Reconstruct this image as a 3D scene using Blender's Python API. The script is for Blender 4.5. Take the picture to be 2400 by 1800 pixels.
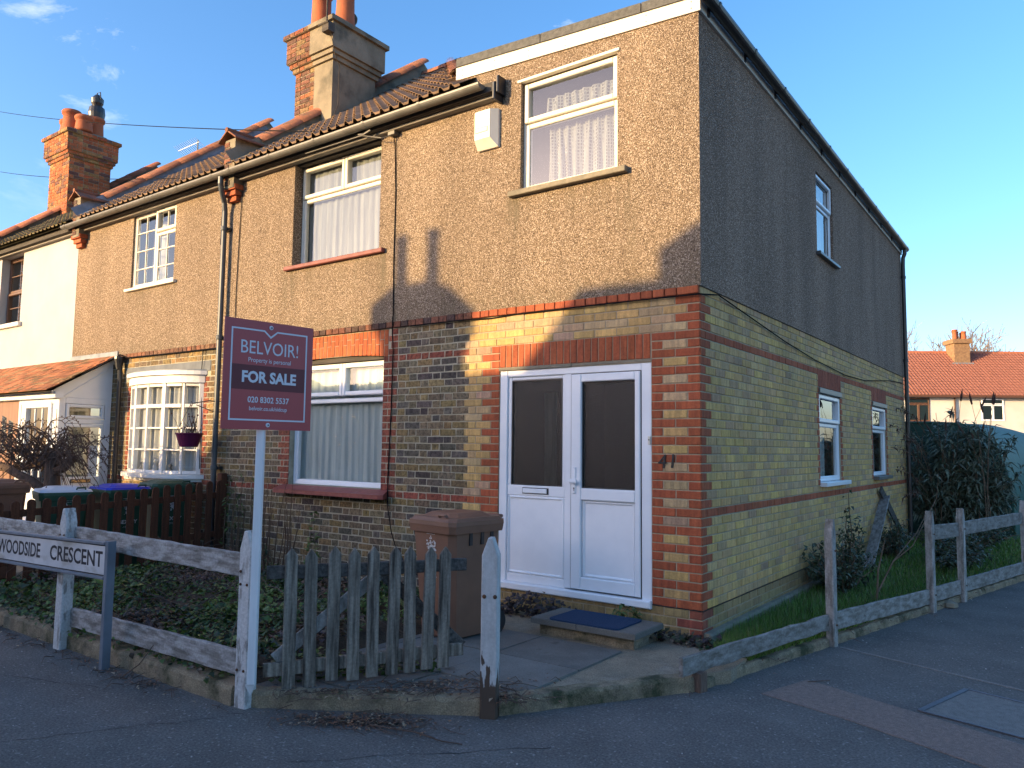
import bpy, math, random
from mathutils import Vector, Matrix
random.seed(7)
R = math.radians
V = Vector
sc = bpy.context.scene
COL = sc.collection
for o in list(bpy.data.objects):
    bpy.data.objects.remove(o, do_unlink=True)

# ------------------------------------------------------------------ camera
EYE = V((2.4903, -6.0751, 1.5460))
YAW, PITCH, ROLL = 0.630587, 0.0823855, 0.0119865
fwd = V((-math.sin(YAW)*math.cos(PITCH), math.cos(YAW)*math.cos(PITCH), math.sin(PITCH)))
rt0 = V((math.cos(YAW), math.sin(YAW), 0))
up0 = rt0.cross(fwd)
rt = rt0*math.cos(ROLL)+up0*math.sin(ROLL)
up = -rt0*math.sin(ROLL)+up0*math.cos(ROLL)
cam = bpy.data.cameras.new('camera')
cam.sensor_fit = 'HORIZONTAL'; cam.sensor_width = 36.0
cam.lens = 1797.84*36/2400
cam.clip_start = 0.05; cam.clip_end = 2000
camo = bpy.data.objects.new('camera', cam); COL.objects.link(camo)
camo.matrix_world = Matrix.Translation(EYE) @ Matrix((rt, up, -fwd)).transposed().to_4x4()
sc.camera = camo

# ------------------------------------------------------------------ sky, sun, exposure
SUN_AZ, SUN_EL = 30.0, 10.5       # light travels towards +y, swung 30 degrees to +x
ldir = V((math.sin(R(SUN_AZ))*math.cos(R(SUN_EL)), math.cos(R(SUN_AZ))*math.cos(R(SUN_EL)), -math.sin(R(SUN_EL))))
world = bpy.data.worlds.new('World'); sc.world = world; world.use_nodes = True
wn, wl = world.node_tree.nodes, world.node_tree.links
wn.clear()
wout = wn.new('ShaderNodeOutputWorld'); wbg = wn.new('ShaderNodeBackground')
sky = wn.new('ShaderNodeTexSky'); sky.sky_type = 'NISHITA'; sky.sun_disc = False
sky.sun_elevation = R(SUN_EL)
sky.sun_rotation = math.atan2(-ldir.x, -ldir.y)   # rotation from +Y, clockwise towards +X
sky.air_density = 1.0; sky.dust_density = 1.8; sky.ozone_density = 4.0
wbg.inputs['Strength'].default_value = 0.15
# thin wisps of cloud in the sky
tc = wn.new('ShaderNodeTexCoord'); mp = wn.new('ShaderNodeMapping'); nz = wn.new('ShaderNodeTexNoise')
mp.inputs['Scale'].default_value = (2.6, 3.4, 7.5); mp.inputs['Location'].default_value = (0.32, 0.1, 0.55)
nz.inputs['Scale'].default_value = 1.25; nz.inputs['Detail'].default_value = 9; nz.inputs['Roughness'].default_value = 0.62
nz.inputs['Distortion'].default_value = 0.35
rp = wn.new('ShaderNodeValToRGB'); rp.color_ramp.elements[0].position = 0.64; rp.color_ramp.elements[1].position = 0.92
rp.color_ramp.elements[1].color = (0.75, 0.75, 0.75, 1)
mxw = wn.new('ShaderNodeMixRGB'); mxw.inputs['Color2'].default_value = (5.4, 5.0, 4.8, 1)
wl.new(tc.outputs['Generated'], mp.inputs['Vector']); wl.new(mp.outputs['Vector'], nz.inputs['Vector'])
wl.new(nz.outputs['Fac'], rp.inputs['Fac']); sz = wn.new('ShaderNodeSeparateXYZ'); wl.new(tc.outputs['Generated'], sz.inputs[0])
mrw = wn.new('ShaderNodeMapRange'); mrw.inputs['From Min'].default_value = .22; mrw.inputs['From Max'].default_value = .42; wl.new(sz.outputs[2], mrw.inputs['Value'])
mlw = wn.new('ShaderNodeMath'); mlw.operation = 'MULTIPLY'; wl.new(rp.outputs['Color'], mlw.inputs[0]); wl.new(mrw.outputs[0], mlw.inputs[1]); wl.new(mlw.outputs[0], mxw.inputs['Fac'])
wb = wn.new('ShaderNodeMixRGB'); wb.blend_type = 'MULTIPLY'; wb.inputs['Fac'].default_value = 1; wb.inputs['Color2'].default_value = (1.20, .94, .87, 1)
hs = wn.new('ShaderNodeHueSaturation'); hs.inputs['Saturation'].default_value = 1.12; wl.new(sky.outputs['Color'], hs.inputs['Color']); wl.new(hs.outputs['Color'], wb.inputs['Color1']); wl.new(wb.outputs['Color'], mxw.inputs['Color1']); wl.new(mxw.outputs['Color'], wbg.inputs['Color'])
wl.new(wbg.outputs['Background'], wout.inputs['Surface'])

sun = bpy.data.lights.new('sun', 'SUN'); sun.energy = 2.6; sun.angle = R(0.32); sun.color = (1.0, 0.70, 0.34)
suno = bpy.data.objects.new('sun', sun); COL.objects.link(suno); suno.location = (-12, -22, 14)
suno.rotation_euler = ldir.to_track_quat('-Z', 'Y').to_euler()

sc.view_settings.view_transform = 'Standard'; sc.view_settings.look = 'None'
sc.view_settings.exposure = 1.9; sc.view_settings.gamma = 1.0; sc.view_settings.use_curve_mapping = False
sc.render.engine = 'CYCLES'
try:
    sc.cycles.max_bounces = 8; sc.cycles.transparent_max_bounces = 16
except Exception:
    pass

# ------------------------------------------------------------------ mesh helpers
class MB:
    def __init__(s): s.v = []; s.f = []; s.c = []
    def add(s, vs, fs, col=None):
        b = len(s.v); s.v += [tuple(v) for v in vs]; s.f += [tuple(b+i for i in f) for f in fs]
        s.c += [col or (1, 1, 1)]*len(vs)
        return b
    def join(s, o):
        b = len(s.v); s.v += o.v; s.f += [tuple(b+i for i in f) for f in o.f]; s.c += o.c

class Fr:                                   # a frame on a wall: u along, w up, d outwards
    def __init__(s, O, U, W, N=None):
        s.O, s.U, s.W = V(O), V(U).normalized(), V(W).normalized()
        s.N = V(N) if N is not None else s.U.cross(s.W)
    def p(s, u, w, d=0): return s.O+s.U*u+s.W*w+s.N*d

FR = Fr((0, 0, 0), (1, 0, 0), (0, 0, 1))    # front walls, facing -y
SD = Fr((0, 0, 0), (0, 1, 0), (0, 0, 1))    # flank wall, facing +x
GD = Fr((0, 0, 0), (1, 0, 0), (0, 1, 0))    # ground, facing up

BOXF = [(0, 3, 2, 1), (4, 5, 6, 7), (0, 1, 5, 4), (1, 2, 6, 5), (2, 3, 7, 6), (3, 0, 4, 7)]
def bx(mb, F, u0, u1, w0, w1, d0, d1, bev=0, col=None, slope=0):
    """box in frame F; bev chamfers the front edge ring; slope drops the outer top edge"""
    if bev <= 0:
        P = [F.p(u0, w0, d0), F.p(u1, w0, d0), F.p(u1, w1, d0), F.p(u0, w1, d0),
             F.p(u0, w0, d1), F.p(u1, w0, d1), F.p(u1, w1-slope, d1), F.p(u0, w1-slope, d1)]
        mb.add(P, BOXF, col)
    else:
        b = bev
        P = [F.p(u0, w0, d0), F.p(u1, w0, d0), F.p(u1, w1, d0), F.p(u0, w1, d0),
             F.p(u0, w0, d1-b), F.p(u1, w0, d1-b), F.p(u1, w1, d1-b), F.p(u0, w1, d1-b),
             F.p(u0+b, w0+b, d1), F.p(u1-b, w0+b, d1), F.p(u1-b, w1-b, d1), F.p(u0+b, w1-b, d1)]
        fs = [(0, 3, 2, 1), (8, 9, 10, 11)]
        for i in range(4):
            j = (i+1) % 4
            fs += [(i, j, 4+j, 4+i), (4+i, 4+j, 8+j, 8+i)]
        mb.add(P, fs, col)

def box(mb, x0, x1, y0, y1, z0, z1, bev=0, col=None):
    bx(mb, GD, x0, x1, y0, y1, z0, z1, bev, col)

def rbox(mb, a, b, wid, thk, upv=(0, 0, 1), bev=0.0, col=None):
    """a board from a to b: wid measured along upv, thk across"""
    a, b = V(a), V(b); t = (b-a); L = t.length; t.normalize()
    w = V(upv) - t*V(upv).dot(t); w.normalize(); n = t.cross(w)
    F = Fr(a, t, w, n)
    bx(mb, F, 0, L, -wid/2, wid/2, -thk/2, thk/2, bev, col)

def prism(mb, pts, ext, col=None):
    """polygon (list of points) extruded by vector ext"""
    n = len(pts); e = V(ext)
    P = [V(p) for p in pts]+[V(p)+e for p in pts]
    nrm = V((0, 0, 0))
    for i in range(n):
        nrm += V(pts[i]).cross(V(pts[(i+1) % n]))
    if nrm.dot(e) > 0:
        fs = [tuple(range(n-1, -1, -1)), tuple(range(n, 2*n))]+[(i, (i+1) % n, n+(i+1) % n, n+i) for i in range(n)]
    else:
        fs = [tuple(range(n)), tuple(range(2*n-1, n-1, -1))]+[(i, n+i, n+(i+1) % n, (i+1) % n) for i in range(n)]
    mb.add(P, fs, col)

def tube(mb, pts, r, n=8, col=None, caps=True):
    pts = [V(p) for p in pts]; m = len(pts)
    rs = r if isinstance(r, (list, tuple)) else [r]*m
    vs = []; prev = None
    for i, p in enumerate(pts):
        t = (pts[min(i+1, m-1)]-pts[max(i-1, 0)])
        if t.length < 1e-9: t = V((0, 0, 1))
        t.normalize()
        if prev is None:
            a = V((0, 0, 1)) if abs(t.z) < .9 else V((1, 0, 0))
            a = (a-t*a.dot(t)).normalized()
        else:
            a = prev-t*prev.dot(t)
            a = a.normalized() if a.length > 1e-6 else t.orthogonal().normalized()
        prev = a; b = t.cross(a)
        for k in range(n):
            an = 2*math.pi*k/n
            vs.append(p+(a*math.cos(an)+b*math.sin(an))*rs[i])
    fs = []
    for i in range(m-1):
        for k in range(n):
            k2 = (k+1) % n
            fs.append((i*n+k, i*n+k2, (i+1)*n+k2, (i+1)*n+k))
    if caps:
        fs.append(tuple(range(n-1, -1, -1))); fs.append(tuple((m-1)*n+k for k in range(n)))
    mb.add(vs, fs, col)

def lathe(mb, prof, c, n=20, col=None, axis=None):
    """profile of (radius, height) round a vertical axis at c"""
    c = V(c); vs = []; fs = []; m = len(prof)
    for r, z in prof:
        for k in range(n):
            an = 2*math.pi*k/n
            vs.append(c+V((r*math.cos(an), r*math.sin(an), z)))
    for i in range(m-1):
        for k in range(n):
            k2 = (k+1) % n
            fs.append((i*n+k, i*n+k2, (i+1)*n+k2, (i+1)*n+k))
    fs.append(tuple(range(n-1, -1, -1))); fs.append(tuple((m-1)*n+k for k in range(n)))
    mb.add(vs, fs, col)

def obj(name, mb, mat, parent=None, smooth=False, local=False, kind=None, label=None, cat=None, group=None):
    me = bpy.data.meshes.new(name)
    me.from_pydata(mb.v, [], mb.f)
    if any(c != (1, 1, 1) for c in mb.c[:1]+mb.c[-1:]) or (len(mb.c) > 2 and mb.c[len(mb.c)//2] != (1, 1, 1)):
        at = me.color_attributes.new('Col', 'FLOAT_COLOR', 'POINT')
        at.data.foreach_set('color', [x for c in mb.c for x in (c[0], c[1], c[2], 1.0)])
    if smooth:
        me.polygons.foreach_set('use_smooth', [True]*len(me.polygons))
    me.update()
    if mat: me.materials.append(mat)
    o = bpy.data.objects.new(name, me); COL.objects.link(o)
    put(o, parent, local)
    tag(o, label, cat, group, kind)
    return o

def put(o, parent, local=False):
    if parent is not None:
        o.parent = parent
        if not local and parent.type == 'EMPTY':
            o.matrix_parent_inverse = Matrix.Translation(-parent.location)

def tag(o, label=None, cat=None, group=None, kind=None):
    if label: o['label'] = label
    if cat: o['category'] = cat
    if group: o['group'] = group
    if kind: o['kind'] = kind
    return o

def thing(name, loc, label, cat, group=None, rz=0):
    o = bpy.data.objects.new(name, None); COL.objects.link(o)
    o.empty_display_size = 0.2
    o.location = loc; o.rotation_euler = (0, 0, rz)
    return tag(o, label, cat, group)

def inst(name, me, M, parent):
    o = bpy.data.objects.new(name, me); COL.objects.link(o)
    o.parent = parent; o.matrix_basis = M
    return o

def mesh_of(mb, mat, name, smooth=False):
    me = bpy.data.meshes.new(name); me.from_pydata(mb.v, [], mb.f)
    if smooth: me.polygons.foreach_set('use_smooth', [True]*len(me.polygons))
    me.update(); me.materials.append(mat)
    return me

def text(parent, s, F, u, w, d, size, mat, align='CENTER', bold=0.0, ext=0.0005, sx=1.0, shear=0, name='lettering', spacing=1.0):
    cu = bpy.data.curves.new('txt', 'FONT'); cu.body = s; cu.size = size; cu.align_x = align; cu.align_y = 'CENTER'
    cu.extrude = ext; cu.offset = bold; cu.shear = shear; cu.space_character = spacing; cu.resolution_u = 3
    to = bpy.data.objects.new('txt', cu); COL.objects.link(to)
    dg = bpy.context.evaluated_depsgraph_get(); dg.update()
    me = bpy.data.meshes.new_from_object(to.evaluated_get(dg))
    bpy.data.objects.remove(to, do_unlink=True)
    for v in me.vertices:
        v.co = F.p(u+v.co.x*sx, w+v.co.y, d+v.co.z)
    me.materials.clear(); me.materials.append(mat); me.update()
    o = bpy.data.objects.new(name, me); COL.objects.link(o); put(o, parent)
    return o

# ------------------------------------------------------------------ materials
def L(h):
    h = h.lstrip('#'); c = [int(h[i:i+2], 16)/255 for i in (0, 2, 4)]
    return tuple(x/12.92 if x <= .04045 else ((x+.055)/1.055)**2.4 for x in c)

def M(name, c1, c2=None, scale=6, detail=6, rough=.8, bump=0, bscale=None, stretch=(1, 1, 1), spec=.3, attr=False,
      metal=0, lo=.35, hi=.65, fine=None, transl=0, rnd=0, c3=None, s3=1.0, t3=(.55, .68), st3=None):
    """procedural material: noise between c1 and c2, optional third colour c3 in patches, fine value speckle, bump"""
    m = bpy.data.materials.new(name); m.use_nodes = True
    n, l = m.node_tree.nodes, m.node_tree.links
    bs = n['Principled BSDF']; out = n['Material Output']
    tcn = n.new('ShaderNodeTexCoord'); mpn = n.new('ShaderNodeMapping'); mpn.inputs['Scale'].default_value = stretch
    l.new(tcn.outputs['Object'], mpn.inputs['Vector'])
    def noise(s, det=6, vec=None):
        q = n.new('ShaderNodeTexNoise'); q.inputs['Scale'].default_value = s; q.inputs['Detail'].default_value = det
        q.inputs['Roughness'].default_value = .6
        l.new(vec or mpn.outputs['Vector'], q.inputs['Vector']); return q
    def ramp(fac, a, b, ca, cb):
        q = n.new('ShaderNodeValToRGB'); q.color_ramp.elements[0].position = a; q.color_ramp.elements[1].position = b
        q.color_ramp.elements[0].color = (*ca, 1); q.color_ramp.elements[1].color = (*cb, 1)
        l.new(fac, q.inputs['Fac']); return q.outputs['Color']
    def mix(a, b, fac, typ='MIX'):
        q = n.new('ShaderNodeMixRGB'); q.blend_type = typ
        if isinstance(fac, float): q.inputs['Fac'].default_value = fac
        else: l.new(fac, q.inputs['Fac'])
        for i, x in (('Color1', a), ('Color2', b)):
            if isinstance(x, tuple): q.inputs[i].default_value = (*x, 1)
            else: l.new(x, q.inputs[i])
        return q.outputs['Color']
    n1 = noise(scale, detail)
    if c2 is not None: colr = ramp(n1.outputs['Fac'], lo, hi, c1, c2)
    else:
        rgb = n.new('ShaderNodeRGB'); rgb.outputs[0].default_value = (*c1, 1); colr = rgb.outputs[0]
    if c3 is not None:
        vec3 = mpn.outputs['Vector']
        if st3:
            m3 = n.new('ShaderNodeMapping'); m3.inputs['Scale'].default_value = st3
            l.new(tcn.outputs['Object'], m3.inputs['Vector']); vec3 = m3.outputs['Vector']
        f3 = ramp(noise(s3, 7, vec3).outputs['Fac'], t3[0], t3[1], (0, 0, 0), (1, 1, 1))
        colr = mix(colr, c3, f3)
    if attr:
        a = n.new('ShaderNodeAttribute'); a.attribute_name = 'Col'
        colr = mix(colr, a.outputs['Color'], 1.0, 'MULTIPLY')
    if fine:
        fs, fa = fine
        fv = ramp(noise(fs, 3, tcn.outputs['Object']).outputs['Fac'], .3, .7, (1-fa,)*3, (1+fa,)*3)
        colr = mix(colr, fv, 1.0, 'MULTIPLY')
    if rnd:
        oi = n.new('ShaderNodeObjectInfo'); rr = ramp(oi.outputs['Random'], 0, 1, (1-rnd,)*3, (1+rnd,)*3)
        colr = mix(colr, rr, 1.0, 'MULTIPLY')
    l.new(colr, bs.inputs['Base Color'])
    bs.inputs['Roughness'].default_value = rough; bs.inputs['Specular IOR Level'].default_value = spec
    bs.inputs['Metallic'].default_value = metal
    if bump:
        bn = n.new('ShaderNodeBump'); bn.inputs['Strength'].default_value = bump; bn.inputs['Distance'].default_value = .01
        l.new(noise(bscale or scale*4, 5).outputs['Fac'], bn.inputs['Height']); l.new(bn.outputs['Normal'], bs.inputs['Normal'])
    if transl:
        tr = n.new('ShaderNodeBsdfTranslucent'); l.new(colr, tr.inputs['Color'])
        ms = n.new('ShaderNodeMixShader'); ms.inputs['Fac'].default_value = transl
        l.new(bs.outputs['BSDF'], ms.inputs[1]); l.new(tr.outputs['BSDF'], ms.inputs[2]); l.new(ms.outputs['Shader'], out.inputs['Surface'])
    return m

def pebble_mat(name, streak=0.0, sills=False, tint=(1.05, 1.03, 1.0)):
    m = bpy.data.materials.new(name); m.use_nodes = True
    n, l = m.node_tree.nodes, m.node_tree.links; bs = n['Principled BSDF']
    tcn = n.new('ShaderNodeTexCoord')
    vo = n.new('ShaderNodeTexVoronoi'); vo.inputs['Scale'].default_value = 125; l.new(tcn.outputs['Object'], vo.inputs['Vector'])
    sep = n.new('ShaderNodeSeparateColor'); l.new(vo.outputs['Color'], sep.inputs['Color'])
    r = n.new('ShaderNodeValToRGB'); e = r.color_ramp.elements
    e[0].position = 0; e[0].color = (.13, .095, .07, 1); e[1].position = 1; e[1].color = (.70, .585, .47, 1)
    for p, c in ((.22, (.235, .175, .118)), (.5, (.325, .245, .168)), (.78, (.425, .33, .235))):
        q = e.new(p); q.color = (*c, 1)
    l.new(sep.outputs[0], r.inputs['Fac'])
    # crevices between stones
    cr = n.new('ShaderNodeValToRGB'); cr.color_ramp.elements[0].position = .55; cr.color_ramp.elements[1].position = .95
    cr.color_ramp.elements[0].color = (1, 1, 1, 1); cr.color_ramp.elements[1].color = (.5, .47, .44, 1)
    ml = n.new('ShaderNodeMath'); ml.operation = 'MULTIPLY'; ml.inputs[1].default_value = 1.25
    l.new(vo.outputs['Distance'], ml.inputs[0]); l.new(ml.outputs[0], cr.inputs['Fac'])
    mx = n.new('ShaderNodeMixRGB'); mx.blend_type = 'MULTIPLY'; mx.inputs['Fac'].default_value = 1
    l.new(r.outputs['Color'], mx.inputs['Color1']); l.new(cr.outputs['Color'], mx.inputs['Color2'])
    # broad weathering and dirty run marks
    mp = n.new('ShaderNodeMapping'); mp.inputs['Scale'].default_value = (1.0, 1.0, .16); l.new(tcn.outputs['Object'], mp.inputs['Vector'])
    nz = n.new('ShaderNodeTexNoise'); nz.inputs['Scale'].default_value = 1.7; nz.inputs['Detail'].default_value = 5
    l.new(mp.outputs['Vector'], nz.inputs['Vector'])
    st = n.new('ShaderNodeValToRGB'); st.color_ramp.elements[0].position = .36; st.color_ramp.elements[1].position = .62
    d = 1-streak
    st.color_ramp.elements[0].color = (d*tint[0]/1.05, d*.98*tint[1]/1.03, d*.95*tint[2], 1); st.color_ramp.elements[1].color = (*tint, 1)
    l.new(nz.outputs['Fac'], st.inputs['Fac'])
    m2 = n.new('ShaderNodeMixRGB'); m2.blend_type = 'MULTIPLY'; m2.inputs['Fac'].default_value = 1
    l.new(mx.outputs['Color'], m2.inputs['Color1']); l.new(st.outputs['Color'], m2.inputs['Color2'])
    col_ = m2.outputs['Color']
    if sills:                               # rain marks below the sills, grime above the brick band
        sx = n.new('ShaderNodeSeparateXYZ'); l.new(tcn.outputs['Object'], sx.inputs[0])
        m4 = n.new('ShaderNodeMapping'); m4.inputs['Scale'].default_value = (9, 9, .7); l.new(tcn.outputs['Object'], m4.inputs['Vector'])
        n4 = n.new('ShaderNodeTexNoise'); n4.inputs['Scale'].default_value = 1.6; n4.inputs['Detail'].default_value = 5; l.new(m4.outputs['Vector'], n4.inputs['Vector'])
        def mr(v, a, b, c, d_):
            q = n.new('ShaderNodeMapRange'); q.inputs['From Min'].default_value = a; q.inputs['From Max'].default_value = b
            q.inputs['To Min'].default_value = c; q.inputs['To Max'].default_value = d_; l.new(v, q.inputs['Value']); return q.outputs[0]
        def mu(a, b):
            q = n.new('ShaderNodeMath'); q.operation = 'MULTIPLY'; l.new(a, q.inputs[0]); l.new(b, q.inputs[1]); return q.outputs[0]
        X_, Z_ = sx.outputs[0], sx.outputs[2]; noi = mr(n4.outputs['Fac'], .42, .66, 0, 1)
        for x0, x1, zt_, ln, k_ in ((-.76, -.58, 4.05, .95, 1.0), (-2.02, -1.86, 4.05, .6, .8), (-1.95, -.7, 4.04, .45, .35), (-5.6, -5.35, 3.74, .6, .7), (-5.5, -3.7, 3.74, .5, .4), (-3.85, -3.66, 3.74, .7, .6), (-9.6, -8.0, 3.9, .5, .4), (-20, 1, 3.16, -.235, .5)):
            mk = mu(mu(mr(X_, x0-.05, x0+.05, 0, 1), mr(X_, x1-.05, x1+.05, 1, 0)), mu(mr(Z_, zt_-ln, zt_-ln*.2, 0, k_) if ln > 0 else mr(Z_, zt_, zt_+ln, 0, k_), mr(Z_, zt_-.01, zt_+.03, 1, 0) if ln > 0 else noi))
            if ln > 0: mk = mu(mk, noi)
            q = n.new('ShaderNodeMixRGB'); l.new(mk, q.inputs['Fac']); l.new(col_, q.inputs['Color1']); q.inputs['Color2'].default_value = (.15, .125, .08, 1); col_ = q.outputs['Color']
    l.new(col_, bs.inputs['Base Color'])
    bs.inputs['Roughness'].default_value = .9; bs.inputs['Specular IOR Level'].default_value = .25
    inv = n.new('ShaderNodeMath'); inv.operation = 'SUBTRACT'; inv.inputs[0].default_value = 1; l.new(ml.outputs[0], inv.inputs[1])
    bn = n.new('ShaderNodeBump'); bn.inputs['Strength'].default_value = .9; bn.inputs['Distance'].default_value = .010
    l.new(inv.outputs[0], bn.inputs['Height']); l.new(bn.outputs['Normal'], bs.inputs['Normal'])
    return m

def brick_mat(name, dark=0.0, spot=0.0):
    m = bpy.data.materials.new(name); m.use_nodes = True
    n, l = m.node_tree.nodes, m.node_tree.links; bs = n['Principled BSDF']
    tcn = n.new('ShaderNodeTexCoord'); a = n.new('ShaderNodeAttribute'); a.attribute_name = 'Col'
    def nz(s, det, st=(1, 1, 1), rg=.6):
        mp = n.new('ShaderNodeMapping'); mp.inputs['Scale'].default_value = st; l.new(tcn.outputs['Object'], mp.inputs['Vector'])
        q = n.new('ShaderNodeTexNoise'); q.inputs['Scale'].default_value = s; q.inputs['Detail'].default_value = det; q.inputs['Roughness'].default_value = rg
        l.new(mp.outputs['Vector'], q.inputs['Vector']); return q.outputs['Fac']
    def rp(f, p0, p1, c0, c1):
        r = n.new('ShaderNodeValToRGB'); r.color_ramp.elements[0].position = p0; r.color_ramp.elements[1].position = p1
        r.color_ramp.elements[0].color = (*c0, 1); r.color_ramp.elements[1].color = (*c1, 1); l.new(f, r.inputs['Fac']); return r.outputs['Color']
    def mul(x, y):
        q = n.new('ShaderNodeMixRGB'); q.blend_type = 'MULTIPLY'; q.inputs['Fac'].default_value = 1
        l.new(x, q.inputs['Color1']); l.new(y, q.inputs['Color2']); return q.outputs['Color']
    c = mul(a.outputs['Color'], rp(nz(9, 4, (3, 3, .5)), .3, .7, (.70, .70, .73), (1.22, 1.18, 1.10)))
    c = mul(c, rp(nz(70, 4), .3, .7, (.86,)*3, (1.12,)*3))
    if spot: c = mul(c, rp(nz(26, 6, rg=.75), .38, .56, (1-spot,)*3, (1.08,)*3))
    if dark: c = mul(c, rp(nz(1.1, 5), .38, .66, (1-dark,)*3, (1.04,)*3))
    l.new(c, bs.inputs['Base Color']); bs.inputs['Roughness'].default_value = .88; bs.inputs['Specular IOR Level'].default_value = .25
    bn = n.new('ShaderNodeBump'); bn.inputs['Strength'].default_value = .5; bn.inputs['Distance'].default_value = .006
    l.new(nz(55, 6), bn.inputs['Height']); l.new(bn.outputs['Normal'], bs.inputs['Normal'])
    return m

def glass_mat(name, tint=(.95, .98, .98), rough=.01, refl=1.0, bump=0, bscale=60, base=.085):
    m = bpy.data.materials.new(name); m.use_nodes = True
    n, l = m.node_tree.nodes, m.node_tree.links; n.remove(n['Principled BSDF']); out = n['Material Output']
    tr = n.new('ShaderNodeBsdfTransparent'); tr.inputs['Color'].default_value = (*tint, 1)
    gl = n.new('ShaderNodeBsdfGlossy'); gl.inputs['Roughness'].default_value = rough; gl.inputs['Color'].default_value = (.96, .98, 1, 1)
    fr0 = n.new('ShaderNodeLayerWeight'); fr0.inputs['Blend'].default_value = .5
    fr = n.new('ShaderNodeMath'); fr.operation = 'POWER'; fr.inputs[1].default_value = 4.5; l.new(fr0.outputs['Facing'], fr.inputs[0])     # thin sheet, the same from both sides
    mp = n.new('ShaderNodeMapRange'); mp.inputs['From Min'].default_value = 0; mp.inputs['From Max'].default_value = 1
    mp.inputs['To Min'].default_value = base; mp.inputs['To Max'].default_value = refl
    ms = n.new('ShaderNodeMixShader')
    l.new(fr.outputs[0], mp.inputs['Value']); l.new(mp.outputs[0], ms.inputs['Fac'])
    l.new(tr.outputs[0], ms.inputs[1]); l.new(gl.outputs[0], ms.inputs[2]); l.new(ms.outputs[0], out.inputs['Surface'])
    t = n.new('ShaderNodeTexCoord'); q = n.new('ShaderNodeTexNoise')
    q.inputs['Scale'].default_value = bscale if bump else 1.3; q.inputs['Detail'].default_value = 2
    l.new(t.outputs['Object'], q.inputs['Vector'])
    b = n.new('ShaderNodeBump'); b.inputs['Strength'].default_value = bump or .10; b.inputs['Distance'].default_value = .01 if bump else .02
    l.new(q.outputs['Fac'], b.inputs['Height']); l.new(b.outputs['Normal'], gl.inputs['Normal'])
    return m

def lace_mat(name, col=(.8, .8, .78), cover=.6, cells=0, tl=.4):
    """net curtain: diffuse and translucent thread with open mesh between"""
    m = bpy.data.materials.new(name); m.use_nodes = True
    n, l = m.node_tree.nodes, m.node_tree.links; n.remove(n['Principled BSDF']); out = n['Material Output']
    df = n.new('ShaderNodeBsdfDiffuse'); df.inputs['Color'].default_value = (*col, 1)
    tl_ = n.new('ShaderNodeBsdfTranslucent'); tl_.inputs['Color'].default_value = (*col, 1)
    a = n.new('ShaderNodeMixShader'); a.inputs['Fac'].default_value = tl
    l.new(df.outputs[0], a.inputs[1]); l.new(tl_.outputs[0], a.inputs[2])
    tp = n.new('ShaderNodeBsdfTransparent'); ms = n.new('ShaderNodeMixShader')
    l.new(tp.outputs[0], ms.inputs[1]); l.new(a.outputs[0], ms.inputs[2]); l.new(ms.outputs[0], out.inputs['Surface'])
    t = n.new('ShaderNodeTexCoord')
    if cells:
        v = n.new('ShaderNodeTexVoronoi'); v.feature = 'DISTANCE_TO_EDGE'; v.inputs['Scale'].default_value = cells; v.inputs['Randomness'].default_value = .15
        l.new(t.outputs['Object'], v.inputs['Vector'])
        r = n.new('ShaderNodeValToRGB'); r.color_ramp.elements[0].position = .10; r.color_ramp.elements[1].position = .22
        r.color_ramp.elements[0].color = (min(1, cover+.35),)*3+(1,); r.color_ramp.elements[1].color = (cover*.62,)*3+(1,)
        l.new(v.outputs['Distance'], r.inputs['Fac']); l.new(r.outputs['Color'], ms.inputs['Fac'])
    else:
        mp = n.new('ShaderNodeMapping'); mp.inputs['Scale'].default_value = (6, 6, .6); l.new(t.outputs['Object'], mp.inputs['Vector'])
        q = n.new('ShaderNodeTexNoise'); q.inputs['Scale'].default_value = 3; q.inputs['Detail'].default_value = 5; l.new(mp.outputs['Vector'], q.inputs['Vector'])
        r = n.new('ShaderNodeValToRGB'); r.color_ramp.elements[0].position = .3; r.color_ramp.elements[1].position = .7
        r.color_ramp.elements[0].color = (cover-.18,)*3+(1,); r.color_ramp.elements[1].color = (min(1, cover+.12),)*3+(1,)
        l.new(q.outputs['Fac'], r.inputs['Fac']); l.new(r.outputs['Color'], ms.inputs['Fac'])
    return m

m_peb = pebble_mat('pebbledash', .16, True); m_pebs = pebble_mat('pebbledash_streaked_shade_tint', .22, False, (1.22, 1.07, 1.07))  # flank copy is streaked, and tinted warmer to offset its blue shade
m_brick = brick_mat('brick', .12); m_stock = brick_mat('stock_brick', .12, .55); m_red = brick_mat('red_rubber_brick', .1, .15)
m_mort = M('buff_mortar', (.40, .325, .22), (.30, .245, .165), 14, rough=.95, bump=.4, bscale=120)
m_mort2 = M('lime_mortar', (.40, .37, .28), (.30, .275, .20), 10, rough=.95, bump=.4, bscale=120)
m_upvc = M('white_upvc', (.80, .82, .84), (.70, .73, .76), 1.6, rough=.32, spec=.5, bump=.02, bscale=300)
m_upvcy = M('aged_upvc', (.74, .70, .60), (.66, .61, .50), 2.5, rough=.4, spec=.45)
m_paintw = M('white_gloss_timber', (.80, .79, .76), (.70, .68, .64), 5, rough=.42, spec=.4, bump=.08, bscale=40)
m_render = M('white_render', (.47, .465, .44), (.40, .39, .37), 1.4, rough=.9, bump=.25, bscale=60, lo=.3, hi=.75)
m_cream = M('cream_render', (.66, .63, .56), (.57, .53, .46), .8, rough=.9, bump=.2, bscale=30)
m_glass = glass_mat('window_glass'); m_glassd = glass_mat('obscure_glass', (.14, .19, .19), .10, .6, .9, 70, .035)
m_lace = lace_mat('lace_net', (.33, .34, .31), .46, 30); m_net = lace_mat('plain_net', (.37, .38, .35), .82)
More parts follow.
